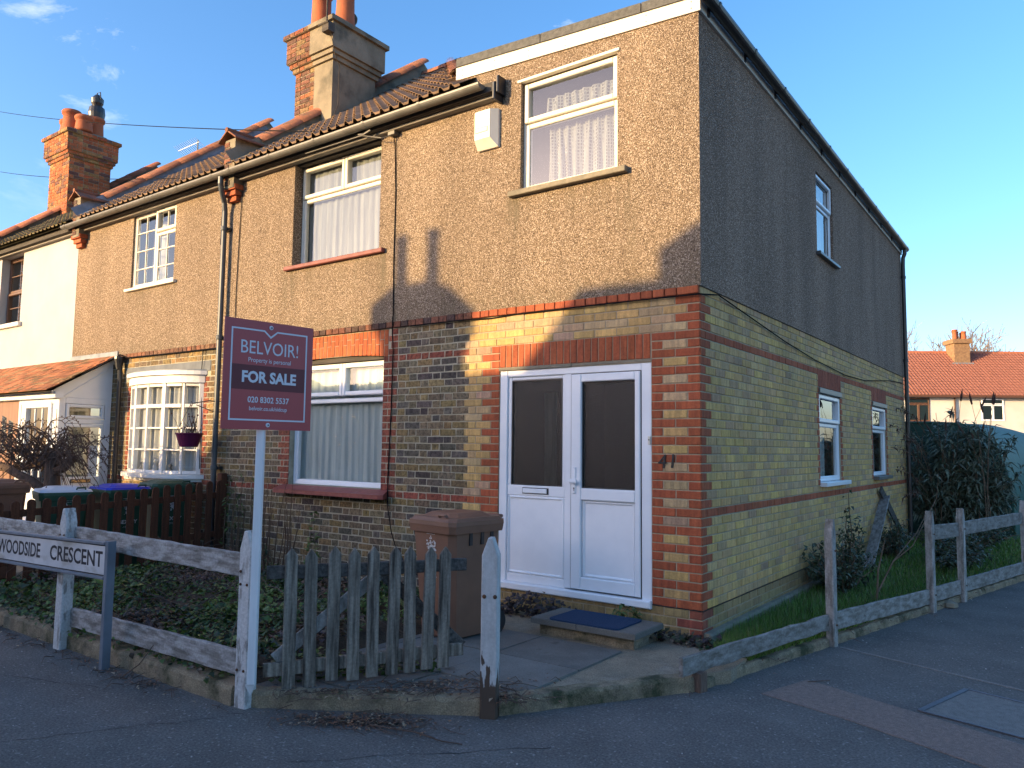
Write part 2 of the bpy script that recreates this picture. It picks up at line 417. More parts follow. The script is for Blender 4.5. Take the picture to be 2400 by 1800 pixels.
m_curt = lace_mat('white_curtain', (.66, .65, .62), .985, tl=.3); m_netg = lace_mat('greyed_net', (.52, .58, .56), .95, tl=.2)
m_room = M('interior_paint', (.10, .10, .10), (.06, .06, .065), 2, rough=.9)
m_tile = M('brown_concrete_tile', (.21, .14, .09), (.30, .20, .13), 7, rough=.9, bump=.35, bscale=60, rnd=.18, c3=(.11, .10, .06), s3=2.2, t3=(.6, .8))
m_oldtile = M('mossy_clay_tile', (.13, .095, .06), (.21, .165, .095), 9, rough=.95, bump=.5, bscale=50, rnd=.35, c3=(.14, .13, .05), s3=6, t3=(.5, .7))
m_clay = M('clay_coping', (.20, .085, .05), (.31, .125, .07), 8, rough=.85, bump=.4, bscale=60, rnd=.25, c3=(.10, .075, .055), s3=5, t3=(.52, .7))
m_porcht = M('orange_clay_tile', (.36, .135, .055), (.24, .10, .05), 9, rough=.88, bump=.45, bscale=60, rnd=.4, c3=(.15, .11, .05), s3=4, t3=(.55, .72))
m_pot = M('terracotta_pot', (.40, .12, .05), (.30, .095, .045), 6, rough=.8, bump=.15, bscale=60)
m_lead = M('lead_flashing', (.23, .26, .29), (.14, .16, .18), 6, rough=.55, spec=.5, bump=.3, bscale=25)
m_cement = M('grey_cement_render', (.25, .215, .155), (.165, .145, .105), 3.5, rough=.95, bump=.35, bscale=50, c3=(.09, .085, .065), s3=2.5, t3=(.5, .68))
m_grey = M('grey_plastic_gutter', (.135, .13, .118), (.095, .092, .083), 4, rough=.45, spec=.5)
m_pipe = M('dark_grey_downpipe', (.075, .085, .09), (.05, .055, .06), 4, rough=.4, spec=.5)
m_black = M('black_plastic', (.018, .019, .021), (.03, .03, .032), 9, rough=.35, spec=.5)
m_cable = M('matt_black_cable', (.010, .010, .011), (.016, .016, .017), 9, rough=.95, spec=.05)
m_felt = M('roof_felt', (.085, .085, .08), (.13, .13, .12), 25, rough=.95, bump=.5, bscale=200, fine=(160, .35))
m_soffit = M('shade_dark_fascia', (.045, .04, .034), (.08, .07, .058), 9, rough=.85, stretch=(.3, 3, 3))  # eaves boards darkened in colour to give the black shade under the gutter
m_sillr = M('red_painted_sill', (.25, .075, .06), (.17, .05, .042), 8, rough=.55, bump=.3, bscale=40, c3=(.24, .12, .10), s3=6, t3=(.6, .72))
m_conc = M('concrete_sill', (.27, .235, .17), (.18, .16, .12), 9, rough=.95, bump=.5, bscale=80)

# ================================================================== ground
ASPH = M('asphalt', (.090, .086, .080), (.142, .135, .126), 2.2, 8, rough=.93, bump=.8, bscale=75, fine=(70, .42), lo=.3, hi=.72,
         c3=(.21, .205, .195), s3=38, t3=(.58, .67))
g = MB(); g.add([(-400, -400, -.1), (400, -400, -.1), (400, 400, -.1), (-400, 400, -.1)], [(0, 1, 2, 3)])
obj('pavement', g, ASPH, kind='structure')

# ================================================================== brick laying
JT = .0045
def jit(c, a):
    k = 1+random.uniform(-a, a)
    return tuple(max(0.01, x*k*(1+random.uniform(-a*.3, a*.3))) for x in c)
def c_yel():
    r = random.random()
    if r < .50: return jit((.515, .345, .14), .12)
    if r < .78: return jit((.47, .335, .185), .14)
    if r < .88: return jit((.56, .375, .15), .1)
    return jit((.43, .29, .185), .14)
def c_flank():                               # warmer brick colours, put in to offset the blue shade on the flank
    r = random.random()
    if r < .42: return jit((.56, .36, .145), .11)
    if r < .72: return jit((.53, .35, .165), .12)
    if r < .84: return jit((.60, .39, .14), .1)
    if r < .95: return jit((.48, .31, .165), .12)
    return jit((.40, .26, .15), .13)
def c_red(): return jit((.36, .098, .045), .13)
def c_red_old(): return jit((.27, .085, .055), .22)
def c_stk():
    r = random.random()
    if r < .34: return jit((.175, .140, .092), .2)
    if r < .56: return jit((.125, .112, .092), .2)
    if r < .74: return jit((.24, .175, .085), .2)
    if r < .90: return jit((.205, .165, .105), .2)
    return jit((.085, .072, .066), .2)
def c_band(): return jit(random.choice([(.20, .085, .055), (.13, .07, .055), (.23, .10, .06), (.095, .06, .05)]), .15)

def brick(mb, F, u0, u1, w0, w1, d0, d1, col, ch=.004, wob=.0015):
    if u1 < u0: u0, u1 = u1, u0
    q = lambda: random.uniform(-wob, wob)
    d1 += random.uniform(-.0015, .0015)
    A = [(u0, w0), (u1, w0), (u1, w1), (u0, w1)]
    S = [(1, 1), (-1, 1), (-1, -1), (1, -1)]
    A = [(a+q(), b+q()) for a, b in A]
    P = [F.p(a, b, d0) for a, b in A]+[F.p(a, b, d1-ch) for a, b in A]+[F.p(a+s*ch, b+t*ch, d1+q()*.4) for (a, b), (s, t) in zip(A, S)]
    fs = [(8, 9, 10, 11)]
    for i in range(4):
        j = (i+1) % 4
        fs += [(i, j, 4+j, 4+i), (4+i, 4+j, 8+j, 8+i)]
    mb.add(P, fs, col)

class Wall:
    """collects bricks; the largest in view become objects, the rest one joined part"""
    def __init__(s): s.b = []
    def lay(s, F, ua, ub, z0, z1, pat, colf, kind, d1=.006, wob=.0015, i0=0):
        sg = 1 if ub > ua else -1
        u = ua; i = i0
        while (ub-u)*sg > .012:
            Lb = pat[i % len(pat)]; i += 1
            e = u+sg*Lb
            if (ub-e)*sg < .045: e = ub+sg*.01
            s.one(F, u, e-sg*.010, z0, z1, colf(), kind, d1, wob)
            u = e
    def one(s, F, u0, u1, z0, z1, col, kind, d1=.006, wob=.0015):
        if abs(u1-u0) < .015: return
        s.b.append((F, min(u0, u1), max(u0, u1), z0, z1, col, kind, d1, wob))
    def emit(s, parents, limit, mats, name='brick'):
        def size(b):
            F, u0, u1, z0, z1 = b[:5]
            c = F.p((u0+u1)/2, (z0+z1)/2); v = EYE-c; dd = v.length
            if (c-EYE).dot(fwd) < .5: return 0
            x = (c-EYE).dot(rt)/(c-EYE).dot(fwd)
            if abs(x) > .667: return 0
            return (u1-u0)*(z1-z0)*abs(F.N.dot(v)/dd)/dd**2
        order = sorted(s.b, key=size, reverse=True)
        rest = {}
        for i, b in enumerate(order):
            F, u0, u1, z0, z1, col, kind, d1, wob = b
            if i < limit:
                m = MB(); brick(m, F, u0, u1, z0, z1, -.004, d1, col, wob=wob)
                obj(name, m, mats[kind], parents[id(F)])
            else:
                brick(rest.setdefault((id(F), kind), MB()), F, u0, u1, z0, z1, -.004, d1, col, wob=wob)
        for (f, kind), m in rest.items():
            obj('brickwork', m, mats[kind], parents[f], kind='stuff')

def zc(k): return 2.925-.075*k

def panel(mb, F, u0, u1, w0, w1, ops, d=0, depth=.14, edges='brtl'):
    """wall face at d with openings (u0,u1,w0,w1) and their reveals"""
    us = sorted({u0, u1, *[x for o in ops for x in o[:2] if u0 < x < u1]})
    ws = sorted({w0, w1, *[x for o in ops for x in o[2:4] if w0 < x < w1]})
    for i in range(len(us)-1):
        for j in range(len(ws)-1):
            cu, cw = (us[i]+us[i+1])/2, (ws[j]+ws[j+1])/2
            if any(o[0] < cu < o[1] and o[2] < cw < o[3] for o in ops): continue
            mb.add([F.p(us[i], ws[j], d), F.p(us[i+1], ws[j], d), F.p(us[i+1], ws[j+1], d), F.p(us[i], ws[j+1], d)], [(0, 1, 2, 3)])
    for a, b, c, e in [o[:4] for o in ops]:
        c2, e2 = max(c, w0), min(e, w1)
        q = [((a, c2), (a, e2)), ((b, e2), (b, c2))]
        if e <= w1: q.append(((a, e2), (b, e2)))
        if c >= w0: q.append(((b, c2), (a, c2)))
        for (x0, y0), (x1, y1) in q:
            mb.add([F.p(x0, y0, d), F.p(x1, y1, d), F.p(x1, y1, d-depth), F.p(x0, y0, d-depth)], [(0, 1, 2, 3)])
    for ed, ((x0, y0), (x1, y1)) in zip('brtl', [((u0, w0), (u1, w0)), ((u1, w0), (u1, w1)), ((u1, w1), (u0, w1)), ((u0, w1), (u0, w0))]):
        if ed in edges:
            mb.add([F.p(x1, y1, d), F.p(x0, y0, d), F.p(x0, y0, d-.05), F.p(x1, y1, d-.05)], [(0, 1, 2, 3)])

def ring(mb, F, u0, u1, w0, w1, fw, d0, d1, bev=.006):
    bx(mb, F, u0, u0+fw, w0, w1, d0, d1, bev); bx(mb, F, u1-fw, u1, w0, w1, d0, d1, bev)
    bx(mb, F, u0+fw, u1-fw, w0, w0+fw, d0, d1-.0015, bev); bx(mb, F, u0+fw, u1-fw, w1-fw, w1, d0, d1-.0015, bev)

def drape(parent, F, u0, u1, w0, w1, d, mat, waves=9, amp=.025, name='curtain', seed=0):
    rr = random.Random(seed); mb = MB(); n = waves*8; vs = []; fs = []
    ph = [rr.uniform(0, 6.3) for _ in range(4)]
    rows = 6
    for j in range(rows+1):
        t = j/rows
        for i in range(n+1):
            s = i/n
            a = amp*(math.sin(s*waves*6.283+ph[0]+.5*math.sin(3*s+t*1.2))+.45*math.sin(s*waves*2.3*6.283+ph[1]+t))
            uu = u0+(u1-u0)*s+.012*math.sin(t*2+s*9+ph[2])
            vs.append(F.p(uu, w0+(w1-w0)*t, d+a*(1.1-.5*t)))
    for j in range(rows):
        for i in range(n):
            k = j*(n+1)+i; fs.append((k, k+1, k+n+2, k+n+1))
    mb.add(vs, fs); return obj(name, mb, mat, parent, smooth=True)

def room(parent, F, u0, u1, w0, w1, d0, d1, mat):
    mb = MB(); a, b, c, e = u0-.25, u1+.25, w0-.3, w1+.15
    P = [F.p(a, c, d0), F.p(b, c, d0), F.p(b, e, d0), F.p(a, e, d0), F.p(a, c, d1), F.p(b, c, d1), F.p(b, e, d1), F.p(a, e, d1)]
    mb.add(P, [(4, 5, 6, 7), (0, 1, 5, 4), (1, 2, 6, 5), (2, 3, 7, 6), (3, 0, 4, 7)])
    return obj('room_lining', mb, mat, parent)

def window(house, F, u0, u1, w0, w1, ins, mat, lights, fw=.05, sash=.0, bars=(), sill=None, gl=None, lin=True):
    """lights: (u0,u1,w0,w1,opener) ; bars: (u0,u1,w0,w1)"""
    mb = MB()
    ring(mb, F, u0, u1, w0, w1, fw*.55, -ins-.07, -ins)
    for (a, b, c, e, op) in lights:
        ring(mb, F, a+.001, b-.001, c+.001, e-.001, fw, -ins-.06, -ins+(.018 if op else -.008), .009)
    for (a, b, c, e) in bars: bx(mb, F, a, b, c, e, -ins-.045, -ins-.014, .004)
    w = obj('window', mb, mat, house)
    for (a, b, c, e, op) in lights:
        pm = MB(); dd = -ins-.026
        pm.add([F.p(a+fw*.9, c+fw*.9, dd), F.p(b-fw*.9, c+fw*.9, dd), F.p(b-fw*.9, e-fw*.9, dd), F.p(a+fw*.9, e-fw*.9, dd)], [(0, 1, 2, 3)])
        obj('pane', pm, gl or m_glass, w)
        gm = MB(); ring(gm, F, a+fw*.85, b-fw*.85, c+fw*.85, e-fw*.85, .008, dd-.002, dd+.008, 0)
        obj('glazing_bead', gm, m_black, w)
    if lin: room(w, F, u0, u1, w0, w1, -ins-.10, -ins-1.6, m_room)
    return w

# ================================================================== house 41 (end of terrace)
H41 = thing('end_terrace_house', (-3.3, 4.8, 0), 'end of terrace house number 41, pebbledash above yellow and red brick', 'house')
XL = -6.66; YD = 9.63; ZP = 2.925
wfront = MB()
panel(wfront, FR, -2.517, 0, -.2, ZP, [(-2.095, -.445, .2, 2.3)], 0, .16, '')
w_front = obj('front_wall', wfront, m_mort, H41)
wfront = MB(); panel(wfront, FR, XL, -2.517, -.2, ZP, [(-5.35, -3.73, 1.06, 2.585)], 0, .16, '')
obj('old_front_wall', wfront, m_mort2, H41)
wside = MB()
panel(wside, SD, 0, YD, -.2, ZP, [(3.70, 4.76, 1.13, 2.325), (6.78, 7.86, 1.13, 2.325)], 0, .12, 'r')
w_side = obj('side_wall', wside, m_mort, H41)

WL = Wall()
for k in range(1, 39):
    z1 = zc(k); z0 = z1-.065; od = k % 2 == 1
    F = FR
    LE = -2.49 if od else -2.545
    if 1 <= k <= 4:
        if od: WL.one(F, 0, -.217, z0, z1, c_red(), 'y'); st = -.227
        else: WL.one(F, 0, -.106, z0, z1, c_red(), 'y'); st = -.116
        WL.lay(F, st, LE, z0, z1, [.225], c_yel, 'y')
    elif k <= 35:
        if od:
            WL.one(F, 0, -.217, z0, z1, c_red(), 'y'); WL.one(F, -.227, -.441, z0, z1, c_red(), 'y')
        else:
            WL.one(F, 0, -.106, z0, z1, c_red(), 'y'); WL.one(F, -.117, -.330, z0, z1, c_yel(), 'y'); WL.one(F, -.341, -.441, z0, z1, c_red(), 'y')
        cy = c_red if k == 25 else c_yel
        if od: WL.one(F, -2.097, -2.197, z0, z1, c_red(), 'y'); WL.lay(F, -2.207, LE, z0, z1, [.19, .10], cy, 'y')
        else: WL.one(F, -2.097, -2.312, z0, z1, c_red(), 'y'); WL.lay(F, -2.322, LE, z0, z1, [.225], cy, 'y')
    else:
        cc = lambda: jit((.33, .235, .11), .16)
        if od: WL.one(F, 0, -.217, z0, z1, jit((.29, .09, .06), .15), 'y'); st = -.227
        else: WL.one(F, 0, -.106, z0, z1, jit((.29, .09, .06), .15), 'y'); st = -.116
        WL.lay(F, st, LE, z0, z1, [.225], cc, 'y')
    # older stock brickwork, Flemish bond, red dressings round the window
    cs = c_red_old if k in (5, 25) else c_stk
    pat = [.225, .1125] if od else [.1125, .225]
    if k <= 24:
        if k >= 5:
            if od: WL.one(F, -3.732, -3.66, z0, z1, c_red_old(), 's', .004); WL.one(F, -3.65, -3.60, z0, z1, c_red_old(), 's', .004); re = -3.585
            else: WL.one(F, -3.732, -3.515, z0, z1, c_red_old(), 's', .004); re = -3.505
            if od: WL.one(F, -5.348, -5.44, z0, z1, c_red_old(), 's', .004); WL.one(F, -5.45, -5.50, z0, z1, c_red_old(), 's', .004); le = -5.51
            else: WL.one(F, -5.348, -5.56, z0, z1, c_red_old(), 's', .004); le = -5.57
        else:
            if od: WL.one(F, -3.62, -3.515, z0, z1, c_red_old(), 's', .004)
            else: WL.one(F, -3.66, -3.515, z0, z1, c_red_old(), 's', .004)
            re = -3.505
            WL.one(F, -5.47, -5.56, z0, z1, c_red_old(), 's', .004); le = -5.57
        WL.lay(F, LE-.002, re, z0, z1, pat, cs, 's', .004, .004)
        WL.lay(F, le, XL, z0, z1, pat, cs, 's', .004, .004)
    else:
        WL.lay(F, LE-.002, XL, z0, z1, pat, cs, 's', .004, .004)
# projecting header course under the pebbledash
u = 0; i = 0
while u > XL+.02:
    n = max(u-.1125, XL); new = u > -2.37
    if i == 0: n = -.2
    WL.one(FR, u, n+.009, zc(0)-.065, zc(0), c_red() if new else c_band(), 'y' if new else 's', .032)
    u = n; i += 1
# flank wall in stretcher bond
for k in range(0, 39):
    z1 = zc(k); z0 = z1-.065; od = k % 2 == 1
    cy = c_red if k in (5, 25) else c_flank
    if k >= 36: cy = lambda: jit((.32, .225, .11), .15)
    cr = c_red if k < 36 else (lambda: jit((.27, .085, .055), .15))
    if k == 0: cr = c_flank
    st = .113 if od else .228
    WL.one(SD, .001, st-.010, z0, z1, cr(), 'y')
    segs = [(st, YD)]
    if 5 <= k <= 7: segs = [(st, 3.66), (4.80, 6.74), (7.90, YD)]
    if 8 <= k <= 23:
        j = .107 if od else .052
        for a, b in ((3.70, 4.76), (6.78, 7.86)):
            WL.one(SD, a-j, a-.002, z0, z1, c_red(), 'y'); WL.one(SD, b+.002, b+j, z0, z1, c_red(), 'y')
        segs = [(st, 3.69-j), (4.77+j, 6.77-j), (7.87+j, YD)]
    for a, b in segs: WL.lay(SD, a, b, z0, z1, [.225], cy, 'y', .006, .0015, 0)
WL.emit({id(FR): w_front, id(SD): w_side}, 300, {'y': m_brick, 's': m_stock})

# soldier heads: door, flank windows; rubbed arch of the ground-floor window
def soldiers(parent, F, ua, ub, n, z0, z1, colf, d1=.007, sag=0, split=False):
    for i in range(n):
        a = ua+(ub-ua)*i/n+.004; b = ua+(ub-ua)*(i+1)/n-.004
        t = ((a+b)/2-(ua+ub)/2)/((ub-ua)/2); dz = sag*(1-t*t)
        if split:
            zs = z0+dz+(z1-z0)*(.42 if i % 2 else .62)
            for c, e in ((z0+dz, zs-.003), (zs+.003, z1)):
                m = MB(); brick(m, F, a, b, c, e, -.004, d1, colf(), .002); obj('arch_brick', m, m_red, parent)
        else:
            m = MB(); brick(m, F, a, b, z0+dz, z1, -.004, d1, colf()); obj('arch_brick', m, m_red, parent)
soldiers(w_front, FR, -2.095, -.45, 22, 2.334, 2.552, c_red)
soldiers(w_side, SD, 3.66, 4.80, 15, 2.334, 2.552, lambda: jit((.32, .09, .05), .1))
soldiers(w_side, SD, 6.74, 7.90, 15, 2.334, 2.552, lambda: jit((.32, .09, .05), .1))
soldiers(w_front, FR, -5.45, -3.66, 26, 2.545, 2.848, lambda: jit((.42, .115, .045), .16), .005, .045, True)

# damp course, cement haunch along the flank
mb = MB(); bx(mb, FR, -.62, .002, .228, .236, -.002, .0085); bx(mb, SD, -.002, YD, .228, .236, -.002, .0088)
obj('damp_course', mb, m_black, H41)
mb = MB(); bx(mb, SD, .02, YD, -.12, .055, 0, .07, .02); obj('cement_haunch', mb, m_conc, H41)

# pebbledashed upper walls
mb = MB()
panel(mb, FR, XL, .018, ZP, 5.40, [(-1.86, -.77, 4.08, 5.21), (-5.40, -3.84, 3.77, 5.30)], .018, .16, 'b')
up_front = obj('upper_front_wall', mb, m_peb, H41)
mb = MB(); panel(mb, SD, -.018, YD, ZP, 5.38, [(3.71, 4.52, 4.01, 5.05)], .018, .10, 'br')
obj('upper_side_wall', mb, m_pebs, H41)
mb = MB(); box(mb, XL, -.02, 9.4, YD, -.2, 5.3); obj('rear_wall', mb, m_peb, H41)
mb = MB(); panel(mb, FR, -2.69, .018, 5.40, 5.475, [], .018, .1, ''); obj('wall_head', mb, m_peb, H41)
# a corner bead of mortar where the two pebbledash faces meet, and a dark strip painted as the shadow beneath them
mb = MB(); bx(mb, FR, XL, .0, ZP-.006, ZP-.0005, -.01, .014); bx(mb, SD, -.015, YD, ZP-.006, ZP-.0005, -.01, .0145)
obj('shadow_gap_strip', mb, m_soffit, H41)

# flat roof over the end bay: white fascia, felt edge, falling to the flank
mb = MB()
prism(mb, [(-2.68, -.035, 5.465), (.04, -.035, 5.325), (.04, -.035, 5.452), (-2.68, -.035, 5.602)], (0, .03, 0))
prism(mb, [(.012, .0, 5.325), (.042, .0, 5.325), (.042, .0, 5.452), (.012, .0, 5.452)], (0, YD+.02, -.09))
prism(mb, [(-2.71, -.037, 5.467), (-2.68, -.037, 5.467), (-2.68, -.037, 5.60), (-2.71, -.037, 5.60)], (0, .4, 0))
fas = obj('flat_roof_fascia', mb, M('white_fascia_board', (.62, .585, .52), (.55, .51, .45), 3, rough=.45, spec=.4), H41)
for i in range(7):
    for dz in (.035, .095):
        x = -2.62+i*.43; z = 5.465-(x+2.68)*.0515+dz
        m = MB(); lathe(m, [(.006, 0), (.006, .002)], (0, 0, 0), 8)
        for j, v in enumerate(m.v): m.v[j] = (x+v[0], -.0355-v[2], z+v[1])
        obj('nail_head', m, m_grey, fas)
for a, b in ((-2.70, -1.62), (-1.61, -.52), (-.51, .06)):
    mb = MB(); f = lambda x: 5.604-(x+2.68)*.0552
    prism(mb, [(a, -.05, f(a)), (b, -.05, f(b)), (b, -.05, f(b)+.09), (a, -.05, f(a)+.09)], (0, .12, 0))
    obj('felt_edge', mb, m_felt, H41)
mb = MB()
prism(mb, [(-2.70, .07, 5.58), (.03, .07, 5.44), (.03, .07, 5.50), (-2.70, .07, 5.66)], (0, YD-.05, -.05)); obj('flat_roof', mb, m_felt, H41)

# flank gutter with brackets and downpipe
def halfround(mb, a, b, r, out, wall=.006):
    """half-round channel from a to b, open at the top"""
    a, b = V(a), V(b); t = (b-a).normalized(); o = V(out).normalized(); n = 10
    ring_ = []
    for k in range(n+1):
        an = math.pi*k/n
        ring_.append((-math.cos(an)*r, -math.sin(an)*r))
    for k in range(n, -1, -1):
        an = math.pi*k/n
        ring_.append((-math.cos(an)*(r-wall), -math.sin(an)*(r-wall)))
    m = len(ring_); vs = [a+o*x+V((0, 0, y)) for x, y in ring_]+[b+o*x+V((0, 0, y)) for x, y in ring_]
    fs = [(i, (i+1) % m, m+(i+1) % m, m+i) for i in range(m)]
    if o.cross(V((0, 0, 1))).dot(t) < 0: fs = [f[::-1] for f in fs]
    mb.add(vs, fs)
def zfl(y): return 5.43-.0094*y
mb = MB(); halfround(mb, (.105, -.06, zfl(0)), (.105, YD+.06, zfl(YD)), .057, (1, 0, 0)); gs = obj('side_gutter', mb, m_black, H41, smooth=False)
for i in range(11):
    y = .12+i*.94
    mb = MB(); halfround(mb, (.105, y, zfl(y)+.004), (.105, y+.035, zfl(y)+.004), .063, (1, 0, 0), .012)
    bx(mb, SD, y+.002, y+.033, zfl(y)-.09, zfl(y)+.012, .043, .056)
    obj('gutter_bracket', mb, m_black, gs)
mb = MB()
tube(mb, [(.105, 9.52, 5.30), (.105, 9.52, 5.22), (.075, 9.52, 5.14), (.07, 9.52, 5.0), (.07, 9.52, -.05)], .036, 12)
dp = obj('side_downpipe', mb, m_black, H41, smooth=False)
for z in (4.75, 3.2, 1.6):
    mb = MB(); lathe(mb, [(.045, 0), (.045, .05)], (.07, 9.52, z), 14); obj('pipe_collar', mb, m_black, dp)

# ------------------------------------------------------------------ windows of 41
w1 = window(H41, FR, -1.86, -.77, 4.09, 5.205, .035, m_upvcy, [(-1.845, -.785, 4.79, 5.195, True), (-1.845, -.785, 4.10, 4.785, False)], .05)
drape(w1, FR, -1.66, -.80, 4.80, 5.06, -.17, m_lace, 8, .022, seed=1); drape(w1, FR, -1.64, -.80, 4.13, 4.74, -.17, m_lace, 8, .026, seed=2)
mb = MB(); bx(mb, FR, -1.97, -.66, 4.035, 4.088, -.02, .085, .006, slope=.0); obj('sill', mb, m_conc, w1)
mb = MB(); bx(mb, FR, -1.90, -.745, 5.207, 5.235, -.02, .035, .004); obj('drip_strip', mb, m_upvcy, w1)
w2 = window(H41, FR, -5.40, -3.84, 3.79, 5.09, .115, m_upvcy, [(-5.385, -4.60, 4.68, 5.08, True), (-4.595, -3.855, 4.68, 5.08, True), (-5.385, -3.855, 3.80, 4.675, False)], .048)
drape(w2, FR, -5.46, -3.85, 3.80, 5.08, -.205, m_net, 13, .012, seed=3)
mb = MB(); bx(mb, FR, -5.50, -3.74, 3.735, 3.785, -.02, .075, .008); obj('sill', mb, m_sillr, w2)
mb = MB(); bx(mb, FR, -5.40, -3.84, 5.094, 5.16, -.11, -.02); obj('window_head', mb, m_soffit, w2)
w3 = window(H41, FR, -5.35, -3.73, 1.065, 2.52, .075, m_upvc, [(-5.335, -4.485, 2.13, 2.51, True), (-4.48, -3.745, 2.13, 2.51, True), (-5.335, -3.745, 1.075, 2.10, False)], .05)
drape(w3, FR, -5.32, -3.76, 1.10, 2.48, -.175, m_netg, 12, .014, seed=4)
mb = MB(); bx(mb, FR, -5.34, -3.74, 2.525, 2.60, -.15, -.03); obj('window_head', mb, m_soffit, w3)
mb = MB()
P = [(-5.44, 0), (-3.62, 0), (-3.56, -.13), (-3.62, -.16), (-5.40, -.16), (-5.47, -.13)]
n = len(P); vs = [(x, y+.0, 1.06 if y == 0 else 1.012) for x, y in P]+[(x, y, .965) for x, y in P]
mb.add(vs, [tuple(range(n-1, -1, -1)), tuple(range(n, 2*n))]+[(i, (i+1) % n, n+(i+1) % n, n+i) for i in range(n)])
obj('sill', mb, m_sillr, w3)
# flank windows
w4 = window(H41, SD, 3.71, 4.52, 4.02, 5.05, .015, m_upvc, [(3.72, 4.51, 4.68, 5.04, True), (3.72, 4.51, 4.03, 4.675, False)], .045)
drape(w4, SD, 3.75, 4.49, 4.06, 5.02, -.14, m_net, 7, .015, seed=5)
mb = MB(); bx(mb, SD, 3.66, 4.66, 3.975, 4.015, -.01, .075, .005); obj('sill', mb, m_pipe, w4)
for a, b, sd in ((3.70, 4.76, 6), (6.78, 7.86, 7)):
    w = window(H41, SD, a, b, 1.17, 2.255, .02, m_upvc, [(a+.012, b-.012, 1.90, 2.245, True), (a+.012, b-.012, 1.18, 1.895, False)], .05)
    drape(w, SD, a+.05, b-.05, 1.2, 1.88, -.2, m_netg, 8, .015, seed=sd)
    mb = MB(); bx(mb, SD, a-.02, b+.02, 2.258, 2.322, -.05, .028, .004); obj('drip_strip', mb, m_grey, w)
    mb = MB(); bx(mb, SD, a-.01, b+.18 if sd == 6 else b+.03, 1.115, 1.165, -.05, .085, .004); obj('sill', mb, m_upvc if sd == 6 else m_grey, w)

# ------------------------------------------------------------------ front door of 41
mb = MB()
bx(mb, FR, -2.093, -2.00, .215, 2.30, -.09, -.004, .006); bx(mb, FR, -.545, -.447, .215, 2.30, -.09, -.004, .006)
bx(mb, FR, -2.00, -.545, 2.235, 2.30, -.09, -.006, .006); bx(mb, FR, -1.335, -1.262, .27, 2.235, -.09, -.007, .006)
bx(mb, FR, -2.098, -.442, .196, .262, -.09, .05, .01)
bx(mb, FR, -2.00, -1.335, 1.085, 1.185, -.09, -.016, .006); bx(mb, FR, -2.00, -1.335, .262, .34, -.09, -.016, .006)
bx(mb, FR, -2.00, -1.955, 1.185, 2.235, -.08, -.02, .008); bx(mb, FR, -1.372, -1.335, 1.185, 2.235, -.08, -.02, .008)
bx(mb, FR, -1.955, -1.372, 2.20, 2.235, -.08, -.021, .008)
door = obj('front_door', mb, m_upvc, H41)
mb = MB()
bx(mb, FR, -1.258, -1.152, .275, 2.228, -.07, .008, .008); bx(mb, FR, -.605, -.552, .275, 2.228, -.07, .008, .008)
bx(mb, FR, -1.152, -.605, 2.155, 2.228, -.07, .006, .008); bx(mb, FR, -1.152, -.605, 1.075, 1.182, -.07, .006, .008); bx(mb, FR, -1.152, -.605, .275, .385, -.07, .006, .008)
leaf_ = obj('door_leaf', mb, m_upvc, door)
mb = MB(); ring(mb, FR, -1.262, -.546, .271, 2.235, .006, -.05, -.003, 0); obj('gasket', mb, m_black, door)
for a, b, c, e in ((-1.955, -1.372, 1.185, 2.20), (-1.152, -.605, 1.182, 2.155)):
    mb = MB(); mb.add([FR.p(a, c, -.03), FR.p(b, c, -.03), FR.p(b, e, -.03), FR.p(a, e, -.03)], [(0, 1, 2, 3)]); obj('pane', mb, m_glassd, door)
    mb = MB(); ring(mb, FR, a, b, c, e, .010, -.032, -.018, 0); obj('glazing_bead', mb, m_black, door)
for a, b, c, e in ((-2.0, -1.335, .34, 1.085), (-1.152, -.605, .385, 1.075)):
    mb = MB(); bx(mb, FR, a+.004, b-.004, c+.002, e-.002, -.06, -.026); ring(mb, FR, a+.002, b-.002, c+.001, e-.001, .03, -.04, -.012, .012); obj('door_panel', mb, m_upvc, door)
mb = MB(); bx(mb, FR, -1.815, -1.515, 1.105, 1.165, -.016, -.006, .004); lb = obj('letterbox', mb, m_black, door)
mb = MB(); bx(mb, FR, -1.805, -1.530, 1.113, 1.157, -.006, .002, .004); obj('flap', mb, m_upvc, lb)
mb = MB(); bx(mb, FR, -1.232, -1.198, 1.13, 1.37, .008, .02, .006); tube(mb, [FR.p(-1.215, 1.245, .02), FR.p(-1.215, 1.245, .05)], .012, 10)
bx(mb, FR, -1.25, -1.165, 1.225, 1.262, .045, .062, .008); hd = obj('door_handle', mb, m_upvc, door)
mb = MB(); lathe(mb, [(.007, 0), (.007, .003)], (0, 0, 0), 10); mb.v = [tuple(FR.p(-1.215+x, 1.18+y, .02+z)) for x, y, z in mb.v]
bx(mb, FR, -1.218, -1.212, 1.155, 1.178, .02, .0215); obj('keyhole', mb, m_black, hd)
mb = MB(); bx(mb, FR, -.478, -.452, 1.585, 1.655, -.003, .012, .004); bell = obj('door_bell', mb, m_upvcy, door)
mb = MB(); lathe(mb, [(.007, 0), (.006, .004)], (0, 0, 0), 12); mb.v = [tuple(FR.p(-.465+x, 1.625+y, .012+z)) for x, y, z in mb.v]; obj('bell_push', mb, m_grey, bell)
room(door, FR, -2.0, -.55, .4, 2.2, -.12, -2.4, M('dark_hall', (.05, .03, .028), (.025, .022, .022), 1.5, rough=.8))
drape(door, FR, -1.80, -1.62, .5, 2.1, -.35, lace_mat('hall_curtain', (.50, .58, .54), .9), 3, .03, seed=9)
mb = MB(); bx(mb, FR, -2.10, -1.26, 2.303, 2.333, -.02, .012); bx(mb, FR, -1.26, -.44, 2.309, 2.331, -.02, .006); obj('head_trim', mb, m_conc, door)
